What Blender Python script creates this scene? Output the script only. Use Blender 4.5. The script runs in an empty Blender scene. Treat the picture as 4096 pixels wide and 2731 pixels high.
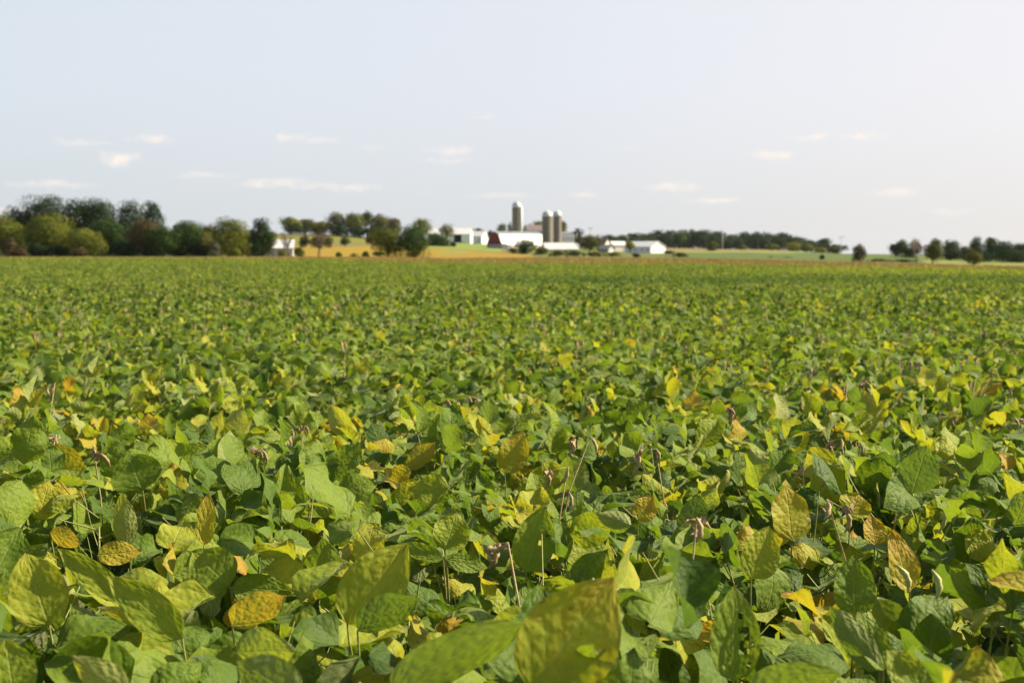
import bpy, math, random
import numpy as np
from mathutils import Vector

SC = bpy.context.scene
COL = SC.collection
rng = np.random.default_rng(7)
R = math.radians

# ------------------------------------------------------------------ view geometry (metres; photo measured at 4096 px wide)
F = 5627.0
HZ = 1015.0
CAM_Z = 1.45
PITCH = math.atan((1365.5 - HZ) / F)
CA, SA = math.cos(PITCH), math.sin(PITCH)

def pos(px, py, D):
    """world point seen at photo pixel (px, py), D metres ahead of the camera"""
    xc, yc = (px - 2048.0) / F, (1365.5 - py) / F
    t = D / (CA + yc * SA)
    return np.array([t * xc, D, CAM_Z + t * (yc * CA - SA)])

def project(P):
    P = np.asarray(P, float)
    x, y, z = P[..., 0], P[..., 1], P[..., 2] - CAM_Z
    d = y * CA - z * SA
    u = y * SA + z * CA
    return 2048 + F * x / d, 1365.5 - F * u / d, d

# ------------------------------------------------------------------ terrain
TX = np.array([0, 700, 1300, 1700, 2100, 2600, 3000, 3450, 4096.])
TD = np.array([0, 2, 4, 6, 14, 43, 65, 95, 130, 165, 200, 300, 400, 500, 600, 700, 900, 1200, 2000, 3000.])
def _zy(D, ys): return [CAM_Z + (HZ - y) * D / F for y in ys]
TZ = np.array([
    [0] * 9, [0] * 9, [-.13] * 9, [-.25] * 9, [-.46] * 9, [-.72] * 9,
    [-.50, -.50, -.60, -.72, -.80, -.80, -.78, -.75, -.72],
    [-.20, -.20, -.32, -.50, -.58, -.58, -.55, -.50, -.56],
    [0, 0, -.10, -.30, -.36, -.36, -.36, -.36, -.66],
    [0, 0, -.05, -.18, -.20, -.20, -.22, -.40, -.78],
    [-.05, -.05, -.08, -.08, -.05, -.05, -.10, -.35, -.78],
    _zy(300, [1043, 1043, 1038, 1029, 1028, 1027, 1032, 1046, 1062]),
    _zy(400, [1012, 1012, 1005, 1012, 1014, 1016, 1019, 1034, 1051]),
    _zy(500, [992, 992, 985, 998, 1005, 1015, 1011, 1026, 1046]),
    _zy(600, [972, 972, 966, 984, 996, 1012, 1006, 1020, 1040]),
    _zy(700, [950, 926, 938, 969, 982, 1004, 1002, 1016.5, 1032]),
    _zy(900, [952, 935, 942, 968, 979, 992, 998, 1016, 1027]),
    _zy(1200, [962, 960, 955, 975, 985, 990, 1000, 1018, 1026]),
    [6, 6, 6, 6, 6, 4, 3, -2, -6.],
    [0, 0, 0, 0, 0, 0, 0, -5, -8.]])

def ground_z(x, y):
    x = np.asarray(x, float); y = np.asarray(y, float)
    r = np.hypot(x, y)
    az = np.clip(np.arctan2(x, np.maximum(y, 1e-6)), -0.42, 0.42)
    az = np.where(y <= 0, np.where(x < 0, -0.42, 0.42), az)
    px = np.clip(2048 + F * np.tan(az), TX[0], TX[-1]); D = np.clip(r * np.cos(az), 0, TD[-1] - 1e-3)
    i = np.clip(np.searchsorted(TX, px, side='right') - 1, 0, len(TX) - 2)
    j = np.clip(np.searchsorted(TD, D, side='right') - 1, 0, len(TD) - 2)
    a = (px - TX[i]) / (TX[i + 1] - TX[i]); b = (D - TD[j]) / (TD[j + 1] - TD[j])
    a = a * a * (3 - 2 * a)
    return (TZ[j, i] * (1 - a) + TZ[j, i + 1] * a) * (1 - b) + (TZ[j + 1, i] * (1 - a) + TZ[j + 1, i + 1] * a) * b

def edge_green(px): return np.interp(px, [-600, 0, 700, 1300, 1700, 2300, 2750, 3400, 4096, 4800], [160, 150, 145, 138, 130, 130, 125, 105, 95, 95])
def edge_brown(px): return np.interp(px, [-600, 0, 700, 1300, 1700, 2300, 2750, 3400, 4096, 4800], [292, 290, 285, 250, 205, 215, 200, 165, 150, 150])

# ------------------------------------------------------------------ mesh building
class MB:
    """collects quads (a triangle repeats its last vertex) with a per-vertex tone and a uv"""
    def __init__(s): s.v, s.q, s.t, s.uv, s.n = [], [], [], [], 0
    def add(s, v, q, tone=0.5, uv=None):
        v = np.asarray(v, float).reshape(-1, 3); q = np.asarray(q, int).reshape(-1, 4)
        s.v.append(v); s.q.append(q + s.n); s.n += len(v)
        s.t.append(np.broadcast_to(np.asarray(tone, float), (len(v),)).copy())
        s.uv.append(np.zeros((len(v), 2)) if uv is None else np.asarray(uv, float).reshape(-1, 2))
    def box(s, lo, hi, tone=0.5):
        x0, y0, z0 = lo; x1, y1, z1 = hi
        v = [(x0,y0,z0),(x1,y0,z0),(x1,y1,z0),(x0,y1,z0),(x0,y0,z1),(x1,y0,z1),(x1,y1,z1),(x0,y1,z1)]
        s.add(v, [(0,3,2,1),(4,5,6,7),(0,1,5,4),(1,2,6,5),(2,3,7,6),(3,0,4,7)], tone)
    def prism(s, prof, x0, x1, tone=0.5):
        """convex-ish (y, z) outline extruded along x"""
        n = len(prof)
        v = [(x0, p[0], p[1]) for p in prof] + [(x1, p[0], p[1]) for p in prof]
        q = [(i, (i + 1) % n, n + (i + 1) % n, n + i) for i in range(n)]
        c0 = len(v); v += [(x0, np.mean([p[0] for p in prof]), np.mean([p[1] for p in prof])), (x1, np.mean([p[0] for p in prof]), np.mean([p[1] for p in prof]))]
        for i in range(n):
            q.append((c0, (i + 1) % n, i, i)); q.append((c0 + 1, n + i, n + (i + 1) % n, n + (i + 1) % n))
        s.add(v, q, tone)
    def tube(s, pts, rad, n=6, tone=0.5, cap=True):
        pts = np.asarray(pts, float); k = len(pts); rad = np.broadcast_to(np.asarray(rad, float), (k,))
        d = np.gradient(pts, axis=0); d /= np.linalg.norm(d, axis=1, keepdims=True) + 1e-9
        ref = np.array([0.31, 0.95, 0.05]) if abs(d[:, 2]).mean() > 0.7 else np.array([0.05, 0.1, 1.0])
        a = np.cross(d, ref); a /= np.linalg.norm(a, axis=1, keepdims=True) + 1e-9
        b = np.cross(d, a)
        th = np.arange(n) * 2 * math.pi / n
        v = pts[:, None, :] + rad[:, None, None] * (np.cos(th)[None, :, None] * a[:, None, :] + np.sin(th)[None, :, None] * b[:, None, :])
        q = []
        for i in range(k - 1):
            for j in range(n):
                q.append((i*n+j, i*n+(j+1) % n, (i+1)*n+(j+1) % n, (i+1)*n+j))
        v = v.reshape(-1, 3)
        if cap:
            v = np.vstack([v, pts[:1], pts[-1:]])
            for j in range(n):
                q.append((k*n, (j+1) % n, j, j)); q.append((k*n+1, (k-1)*n+j, (k-1)*n+(j+1) % n, (k-1)*n+(j+1) % n))
        s.add(v, q, tone)
    def lathe(s, prof, n=24, tone=0.5):
        pr = np.asarray(prof, float); k = len(pr); th = np.arange(n) * 2 * math.pi / n
        v = np.stack([pr[:, 0:1] * np.cos(th), pr[:, 0:1] * np.sin(th), np.repeat(pr[:, 1:2], n, 1)], -1).reshape(-1, 3)
        s.add(v, [(i*n+j, i*n+(j+1) % n, (i+1)*n+(j+1) % n, (i+1)*n+j) for i in range(k-1) for j in range(n)], tone)
    def mesh(s, name, mat, smooth=False):
        me = bpy.data.meshes.new(name)
        v = np.concatenate(s.v); q = np.concatenate(s.q); t = np.concatenate(s.t); uv = np.concatenate(s.uv)
        tri = q[:, 2] == q[:, 3]
        cnt = np.where(tri, 3, 4); start = np.concatenate([[0], np.cumsum(cnt)[:-1]])
        keep = np.ones(q.shape, bool); keep[tri, 3] = False
        loops = q[keep]
        me.vertices.add(len(v)); me.vertices.foreach_set('co', v.astype(np.float32).ravel())
        me.loops.add(len(loops)); me.loops.foreach_set('vertex_index', loops.astype(np.int32))
        me.polygons.add(len(q)); me.polygons.foreach_set('loop_start', start.astype(np.int32))
        me.update(calc_edges=True)
        me.attributes.new('tone', 'FLOAT', 'POINT').data.foreach_set('value', t.astype(np.float32))
        me.uv_layers.new(name='UVMap').data.foreach_set('uv', uv[loops].astype(np.float32).ravel())
        me.polygons.foreach_set('use_smooth', np.full(len(q), smooth))
        me.materials.append(mat); me.validate(clean_customdata=False); me.update()
        return me
    def obj(s, name, mat, parent=None, smooth=False, link=True):
        o = bpy.data.objects.new(name, s.mesh(name, mat, smooth))
        if link: COL.objects.link(o)
        if parent is not None: o.parent = parent
        return o

def empty(name, loc, label, cat, group=None, rz=0.0):
    o = bpy.data.objects.new(name, None); COL.objects.link(o)
    o.empty_display_size = 0.2
    o.location = [float(c) for c in loc]; o.rotation_euler = (0, 0, rz)
    return tag(o, label, cat, group)
def tag(o, label, cat=None, group=None, kind=None):
    o['label'] = label
    if cat: o['category'] = cat
    if group: o['group'] = group
    if kind: o['kind'] = kind
    return o

# ------------------------------------------------------------------ node helpers
class NT:
    def __init__(s, tree): s.t = tree; tree.nodes.clear()
    def n(s, typ, ins=None, **kw):
        nd = s.t.nodes.new(typ)
        for k, v in kw.items(): setattr(nd, k, v)
        for k, v in (ins or {}).items():
            so = nd.inputs[k]
            if isinstance(v, bpy.types.NodeSocket): s.t.links.new(v, so)
            else: so.default_value = v
        return nd
    def m(s, op, a, b=None, c=None, clamp=False):
        ins = {0: a}
        if b is not None: ins[1] = b
        if c is not None: ins[2] = c
        nd = s.n('ShaderNodeMath', ins, operation=op, use_clamp=clamp); return nd.outputs[0]
    def mix(s, f, a, b, bt='MIX'):
        nd = s.n('ShaderNodeMix', {0: f, 6: a, 7: b}, data_type='RGBA', blend_type=bt); return nd.outputs[2]
    def ramp(s, f, stops, interp='LINEAR'):
        nd = s.n('ShaderNodeValToRGB', {0: f}); cr = nd.color_ramp; cr.interpolation = interp
        while len(cr.elements) < len(stops): cr.elements.new(0.5)
        for e, (p, c) in zip(cr.elements, stops): e.position = p; e.color = (*c, 1) if len(c) == 3 else c
        return nd.outputs[0]
    def sstep(s, x, a, b):
        nd = s.n('ShaderNodeMapRange', {0: x, 1: a, 2: b, 3: 0.0, 4: 1.0}, interpolation_type='SMOOTHSTEP'); return nd.outputs[0]

def new_mat(name):
    m = bpy.data.materials.new(name); m.use_nodes = True
    return m, NT(m.node_tree)

def leaf_material(name, stops, back, trans=0.39, tgain=(1.5, 1.45, 0.7), veins=True, patches=False, vary=0.10):
    m, t = new_mat(name)
    tone = t.n('ShaderNodeAttribute', attribute_name='tone').outputs['Fac']
    uv = t.n('ShaderNodeUVMap').outputs[0]
    sep = t.n('ShaderNodeSeparateXYZ', {0: uv})
    U, V = sep.outputs[0], sep.outputs[1]
    au = t.m('ABSOLUTE', t.m('MULTIPLY', t.m('SUBTRACT', U, 0.5), 2.0))
    oi = t.n('ShaderNodeObjectInfo')
    off = t.n('ShaderNodeCombineXYZ', {0: t.m('MULTIPLY', tone, 97.0), 1: t.m('MULTIPLY', tone, 53.0), 2: t.m('MULTIPLY', oi.outputs['Random'], 40.0)}).outputs[0]
    nv = t.n('ShaderNodeVectorMath', {0: uv, 1: off}, operation='ADD').outputs[0]
    blotch = t.n('ShaderNodeTexNoise', {'Vector': nv, 'Scale': 3.2, 'Detail': 4.0, 'Roughness': 0.65}).outputs[0]
    tt = t.m('ADD', tone, t.m('MULTIPLY', t.m('SUBTRACT', oi.outputs['Random'], 0.5), vary))
    tt = t.m('ADD', tt, t.m('MULTIPLY', t.m('SUBTRACT', blotch, 0.5), 0.36))
    tt = t.m('ADD', tt, t.m('MULTIPLY', t.m('MULTIPLY', V, V), t.m('MULTIPLY', tone, 0.12)))
    if patches:   # crop vigour differs over the field: yellowing spots; swale shade painted in as darker green
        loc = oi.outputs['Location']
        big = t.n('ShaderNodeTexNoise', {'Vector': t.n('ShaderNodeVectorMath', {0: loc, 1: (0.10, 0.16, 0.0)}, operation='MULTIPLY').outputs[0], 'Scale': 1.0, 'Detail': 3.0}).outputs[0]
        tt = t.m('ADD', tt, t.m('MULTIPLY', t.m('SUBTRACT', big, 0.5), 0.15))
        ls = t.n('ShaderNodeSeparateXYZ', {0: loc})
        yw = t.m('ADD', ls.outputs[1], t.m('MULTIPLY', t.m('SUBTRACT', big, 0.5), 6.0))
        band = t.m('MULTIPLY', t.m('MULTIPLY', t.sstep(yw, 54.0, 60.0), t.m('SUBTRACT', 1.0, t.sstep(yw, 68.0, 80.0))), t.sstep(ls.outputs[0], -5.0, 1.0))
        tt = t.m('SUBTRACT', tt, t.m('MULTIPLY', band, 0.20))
        tt = t.m('ADD', tt, t.m('MULTIPLY', t.sstep(yw, 80.0, 150.0), 0.06))
        for cx, cy, rx, ry, amt in ((9.2, 26.5, 1.2, 0.9, 0.42), (5.7, 26.0, 0.7, 0.8, 0.3), (0.9, 14.2, 0.9, 1.0, 0.14), (26.0, 90.0, 12.0, 14.0, 0.12)):
            dx = t.m('DIVIDE', t.m('SUBTRACT', ls.outputs[0], cx), rx); dy = t.m('DIVIDE', t.m('SUBTRACT', ls.outputs[1], cy), ry)
            dd = t.m('ADD', t.m('MULTIPLY', dx, dx), t.m('MULTIPLY', dy, dy))
            tt = t.m('ADD', tt, t.m('MULTIPLY', t.m('SUBTRACT', 1.0, t.sstep(dd, 0.3, 1.4)), amt))
    tt = t.m('ADD', tt, 0.0, clamp=True)
    col = t.ramp(tt, stops)
    # leaf spots and edge scorch grow on the yellowing leaves
    sp = t.n('ShaderNodeTexNoise', {'Vector': nv, 'Scale': 11.0, 'Detail': 2.0, 'Roughness': 0.5}).outputs[0]
    spot = t.m('MULTIPLY', t.sstep(sp, 0.68, 0.74), t.sstep(tt, 0.5, 0.85))
    col = t.mix(t.m('MULTIPLY', spot, 0.65), col, (0.10, 0.045, 0.015, 1))
    fine = t.n('ShaderNodeTexNoise', {'Vector': nv, 'Scale': 26.0, 'Detail': 3.0, 'Roughness': 0.7}).outputs[0]
    col = t.mix(t.m('MULTIPLY', t.sstep(fine, .35, .75), .16), col, (.045, .06, .012, 1))
    scorch = t.m('MULTIPLY', t.sstep(t.m('ADD', t.m('MAXIMUM', V, au), t.m('MULTIPLY', t.m('SUBTRACT', sp, .5), .9)), .92, 1.12), t.sstep(tt, .45, .75))
    col = t.mix(t.m('MULTIPLY', scorch, .75), col, (.20, .095, .03, 1))
    height = None
    if veins:
        lat = t.m('FRACT', t.m('SUBTRACT', t.m('ADD', t.m('MULTIPLY', V, 4.8), t.m('MULTIPLY', blotch, 1.1)), t.m('MULTIPLY', au, 1.7)))
        lv = t.m('ABSOLUTE', t.m('SUBTRACT', lat, 0.5))
        latm = t.m('SUBTRACT', 1.0, t.sstep(lv, 0.01, 0.09))
        mid = t.m('SUBTRACT', 1.0, t.sstep(au, 0.015, 0.06))
        vm = t.m('MAXIMUM', mid, t.m('MULTIPLY', latm, 0.45))
        pale = t.mix(0.5, col, (0.30, 0.36, 0.10, 1))
        col = t.mix(t.m('MULTIPLY', vm, 0.42), col, pale)
        vor = t.n('ShaderNodeTexVoronoi', {'Vector': t.n('ShaderNodeVectorMath', {0: uv, 1: (11.0, 17.0, 1.0)}, operation='MULTIPLY').outputs[0], 'Scale': 1.0}, feature='SMOOTH_F1').outputs['Distance']
        height = t.m('ADD', t.m('MULTIPLY', t.m('SINE', t.m('MULTIPLY', lv, 3.14)), 0.42), t.m('MULTIPLY', vor, -1.0))
        height = t.m('SUBTRACT', height, t.m('MULTIPLY', mid, 0.5))
    bf = t.n('ShaderNodeNewGeometry').outputs['Backfacing']
    backc = t.mix(0.66, col, back)
    colf = t.mix(bf, col, backc)
    pr = t.n('ShaderNodeBsdfPrincipled', {'Base Color': colf, 'Roughness': 0.58, 'Specular IOR Level': 0.20, 'Sheen Weight': 0.22, 'Sheen Roughness': 0.45, 'Sheen Tint': (.85, .9, .6, 1)})
    tc = t.mix(1.0, col, (*tgain, 1), 'MULTIPLY')
    tr = t.n('ShaderNodeBsdfTranslucent', {'Color': tc})
    if height is not None:
        bp = t.n('ShaderNodeBump', {'Height': height, 'Strength': 0.6, 'Distance': 0.0035})
        t.t.links.new(bp.outputs[0], pr.inputs['Normal']); t.t.links.new(bp.outputs[0], tr.inputs['Normal'])
    mx = t.n('ShaderNodeMixShader', {0: trans, 1: pr.outputs[0], 2: tr.outputs[0]})
    t.n('ShaderNodeOutputMaterial', {0: mx.outputs[0]})
    return m

def plain_material(name, c0, c1, rough=0.7, scale=6.0, spec=0.3, bump=0.0, stretch=(1, 1, 1), detail=5.0, metal=0.0, wave=None):
    m, t = new_mat(name)
    co = t.n('ShaderNodeTexCoord').outputs['Object']
    co = t.n('ShaderNodeVectorMath', {0: co, 1: stretch}, operation='MULTIPLY').outputs[0]
    nz = t.n('ShaderNodeTexNoise', {'Vector': co, 'Scale': scale, 'Detail': detail, 'Roughness': 0.6}).outputs[0]
    col = t.mix(t.sstep(nz, 0.3, 0.7), (*c0, 1), (*c1, 1))
    h = nz
    pr = t.n('ShaderNodeBsdfPrincipled', {'Base Color': col, 'Roughness': rough, 'Specular IOR Level': spec, 'Metallic': metal})
    if wave:
        axis, freq = wave
        w = t.n('ShaderNodeTexWave', {'Vector': t.n('ShaderNodeTexCoord').outputs['Object'], 'Scale': freq, 'Distortion': 0.0}, wave_type='BANDS', bands_direction=axis)
        h = w.outputs['Fac']
    if bump:
        bp = t.n('ShaderNodeBump', {'Height': h, 'Strength': 0.6, 'Distance': bump})
        t.t.links.new(bp.outputs[0], pr.inputs['Normal'])
    t.n('ShaderNodeOutputMaterial', {0: pr.outputs[0]})
    return m

def tree_material(name, dark, mid, lite, trans=0.16):
    m, t = new_mat(name)
    tone = t.n('ShaderNodeAttribute', attribute_name='tone').outputs['Fac']
    col = t.ramp(tone, [(0.0, dark), (0.5, mid), (1.0, lite)])
    pr = t.n('ShaderNodeBsdfPrincipled', {'Base Color': col, 'Roughness': 0.7, 'Specular IOR Level': 0.05})
    tr = t.n('ShaderNodeBsdfTranslucent', {'Color': t.mix(1.0, col, (1.5, 1.45, 0.8, 1), 'MULTIPLY')})
    mx = t.n('ShaderNodeMixShader', {0: trans, 1: pr.outputs[0], 2: tr.outputs[0]})
    t.n('ShaderNodeOutputMaterial', {0: mx.outputs[0]})
    return m

LEAF_STOPS = [(0.0, (0.030, 0.068, 0.007)), (0.28, (0.082, 0.142, 0.010)), (0.52, (0.165, 0.225, 0.017)),
              (0.70, (0.285, 0.300, 0.022)), (0.82, (0.43, 0.345, 0.025)), (0.92, (0.46, 0.29, 0.03)), (1.0, (0.27, 0.13, 0.04))]
LEAF_STOPS = [(p, tuple(min(.6, v * (1.12 if p < .75 else .86)) for v in c)) for p, c in LEAF_STOPS]
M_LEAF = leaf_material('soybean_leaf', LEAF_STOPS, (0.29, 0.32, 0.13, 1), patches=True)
DRY_STOPS = [(0.0, (0.21, 0.160, 0.040)), (0.5, (0.31, 0.215, 0.058)), (1.0, (0.39, 0.265, 0.075))]
M_DRY = leaf_material('ripe_soybean_leaf', DRY_STOPS, (0.34, 0.24, 0.11, 1), trans=0.25, tgain=(1.2, 1.1, .8), veins=False, vary=0.4)
M_STEM = plain_material('soybean_stem', (0.17, 0.20, 0.05), (0.28, 0.27, 0.09), 0.6, 30)
M_STRAW = plain_material('dry_soybean_stalk', (0.36, 0.25, 0.12), (0.52, 0.39, 0.22), 0.7, 40)
M_POD = plain_material('soybean_pod', (0.22, 0.155, 0.07), (0.38, 0.29, 0.14), 0.7, 60)
M_GPOD = plain_material('green_soybean_pod', (0.30, 0.32, 0.10), (0.42, 0.42, 0.16), 0.6, 60)
M_SHRIV = plain_material('withered_leaf', (0.18, 0.12, 0.06), (0.42, 0.31, 0.18), 0.8, 25, bump=0.002)

# ------------------------------------------------------------------ soybean leaves
def leaf_grid(mb, P, T, N, L, W, fold, bend, tone, wave, nu, nv, twist=None):
    """K leaflets at once: base P, tip direction T, upper-side normal N (K,3); L, W, fold, bend, tone, wave (K,)"""
    K = len(L)
    if K == 0: return
    v = np.linspace(0, 1, nv); u = np.linspace(-1, 1, nu)
    w = np.where(v < 0.38, np.sqrt(np.clip(1 - (1 - v / 0.38) ** 2, 0, 1)), 1 - np.clip((v - 0.38) / 0.62, 0, 1) ** 2.3)
    w = np.clip(w, 0.02, 1)
    T = T / np.linalg.norm(T, axis=1, keepdims=True)
    N = N - (N * T).sum(1, keepdims=True) * T; N = N / (np.linalg.norm(N, axis=1, keepdims=True) + 1e-9)
    B = np.cross(T, N)
    bd = np.where(np.abs(bend) < 1e-2, 1e-2, bend)[:, None]
    yl = np.sin(bd * v) / bd * L[:, None]; zl = -(1 - np.cos(bd * v)) / bd * L[:, None]
    xx = u[None, None, :] * w[None, :, None] * (W[:, None, None] / 2)
    ph = rng.uniform(0, 6.28, (K, 1, 1))
    edge = wave[:, None, None] * W[:, None, None] * 0.10 * np.sin(v[None, :, None] * 10 + ph + np.sign(u)[None, None, :] * 1.3) * (u ** 2)[None, None, :]
    zz = (np.abs(u) ** .65)[None, None, :] * np.abs(xx) * np.tan(fold)[:, None, None] + edge
    # the blade leans with the bend of the midrib
    ny, nz = np.sin(bd * v), np.cos(bd * v)
    X = np.cos(fold)[:, None, None] * xx
    Y = yl[:, :, None] + zz * ny[:, :, None]; Z = zl[:, :, None] + zz * nz[:, :, None]
    co = P[:, None, None, :] + X[..., None] * B[:, None, None, :] + Y[..., None] * T[:, None, None, :] + Z[..., None] * N[:, None, None, :]
    g = np.arange(nv * nu).reshape(nv, nu)
    q = np.stack([g[:-1, :-1], g[:-1, 1:], g[1:, 1:], g[1:, :-1]], -1).reshape(-1, 4)
    Q = (q[None] + (np.arange(K) * nv * nu)[:, None, None]).reshape(-1, 4)
    uv = np.stack(np.broadcast_arrays((u * 0.5 + 0.5)[None, :], v[:, None]), -1).reshape(1, -1, 2)
    mb.add(co.reshape(-1, 3), Q, np.repeat(tone, nv * nu), np.repeat(uv, K, 0).reshape(-1, 2))

def rand_tone(g, n, old=1.0):
    t = np.clip(g.normal(0.36, 0.15, n), 0.03, 0.68)
    r = g.random(n)
    t = np.where(r < 0.13 * old, g.uniform(0.55, 0.74, n), t)
    t = np.where(r < 0.035 * old, g.uniform(0.74, 0.84, n), t)
    return t

def dirv(az, el):
    return np.stack([np.cos(el) * np.cos(az), np.cos(el) * np.sin(az), np.sin(el)], -1)

def plant_leaves(g, height=0.9, ntri=13, size=1.0, top_only=False, old=1.0):
    """returns leaflet arrays and petiole segments of one plant standing at the origin"""
    zs = np.linspace(0.34 if not top_only else 0.50, 0.82, ntri) ** .9 * height
    zs = zs + g.normal(0, 0.02, ntri)
    az = np.arange(ntri) * 2.4 + g.uniform(0, 6.28) + g.normal(0, .4, ntri)
    el = R(1) * np.clip(g.normal(46, 16, ntri), 12, 82)
    ln = g.uniform(0.10, 0.26, ntri) * (1.05 - 0.35 * zs / height)
    A = np.stack([np.zeros(ntri), np.zeros(ntri), zs], -1)
    E = A + dirv(az, el) * ln[:, None]
    E[:, 2] = np.minimum(E[:, 2], height * 1.0 + g.normal(0, .025, ntri))
    P, T, N, L = [], [], [], []
    for k, da in ((0, 0.0), (1, 1.25), (2, -1.25)):
        a = az + da + g.normal(0, 0.3, ntri)
        e = R(1) * np.clip(g.normal(30 if k == 0 else 20, 36, ntri), -60, 84)
        t = dirv(a, e)
        up = np.array([0.38, -0.28, 0.85]) + g.normal(0, 0.40, (ntri, 3))
        P.append(E + t * 0.008 + (dirv(az, el) * 0.02 if k == 0 else 0)); T.append(t); N.append(up)
        L.append(g.uniform(0.070, 0.118, ntri) * (1.08 if k == 0 else 0.98) * size)
    P, T, N, L = map(np.concatenate, (P, T, N, L))
    n = len(L)
    tri_t = rand_tone(g, ntri, old); tone = np.clip(np.tile(tri_t, 3) + g.normal(0, .05, n), .02, .97)
    return dict(P=P, T=T, N=N, L=L, W=L * g.uniform(0.66, 0.86, n), fold=R(1) * g.uniform(-26, 34, n), bend=g.normal(0.65, 0.65, n), tone=tone, wave=g.uniform(0.3, 1.7, n)), A, E

def build_foliage(lv, A, E, nu, nv, petioles=True, mb=None, pr=0.0016):
    mb = mb or MB()
    leaf_grid(mb, lv['P'], lv['T'], lv['N'], lv['L'], lv['W'], lv['fold'], lv['bend'], lv['tone'], lv['wave'], nu, nv)
    return mb

def stem_mb(A, E, height, rad=0.0035, n=5):
    mb = MB()
    mb.tube([(0, 0, -0.03), (0.006, 0.004, height * .3), (-0.004, 0.005, height * .6), (0.0, 0.0, height * .82)], [rad * 1.5, rad * 1.3, rad, rad * .6], n)
    for a, e in zip(A, E):
        m = (a + e) / 2 + np.array([0, 0, -0.012])
        mb.tube([a, m, e], [0.0017, 0.0014, 0.0012], 4, cap=False)
    return mb

def pod_mb(p, d, ln=0.05, n=6):
    p = np.asarray(p, float); d = np.asarray(d, float); d /= np.linalg.norm(d)
    t = np.linspace(0, 1, 9)
    r = 0.0048 * np.sin(np.pi * np.clip(t, .04, .97)) ** .6 * (1 + .22 * np.cos(t * 6.28 * 3))
    side = np.cross(d, [0.3, 0.9, 0.1])
    pts = p + d * (t * ln)[:, None] + side * (0.008 * np.sin(np.pi * t))[:, None]
    mb = MB(); mb.tube(pts, r, n); return mb

def dry_stalk(g, base, h):
    """withered stalk that stands out of the canopy, with the places its pods hang from"""
    lean = g.normal(0, 0.06, 2)
    pts = [base + np.array([lean[0] * s, lean[1] * s, h * s]) for s in (0, .4, .75)]
    top = base + np.array([lean[0] * 1.3, lean[1] * 1.3, h])
    az = g.uniform(0, 6.28); hook = top + np.array([math.cos(az) * .045, math.sin(az) * .045, -0.012])
    pts += [top, hook]
    mb = MB(); mb.tube(pts, [.0022, .002, .0017, .0014, .001], 5)
    return mb, [np.array(top), np.array(hook), np.array(pts[2])]

def shrivel_mb(g, p, s=0.03):
    mb = MB(); K = 5
    leaf_grid(mb, np.repeat(p[None], K, 0) + g.normal(0, s * .25, (K, 3)), dirv(g.uniform(0, 6.28, K), R(1) * g.uniform(-85, -20, K)), g.normal(0, 1, (K, 3)),
              g.uniform(.6, 1.4, K) * s, g.uniform(.4, .8, K) * s, R(1) * g.uniform(40, 70, K), g.normal(0.5, 1.6, K), np.full(K, .5), np.full(K, 3.0), 5, 6)
    return mb

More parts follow.
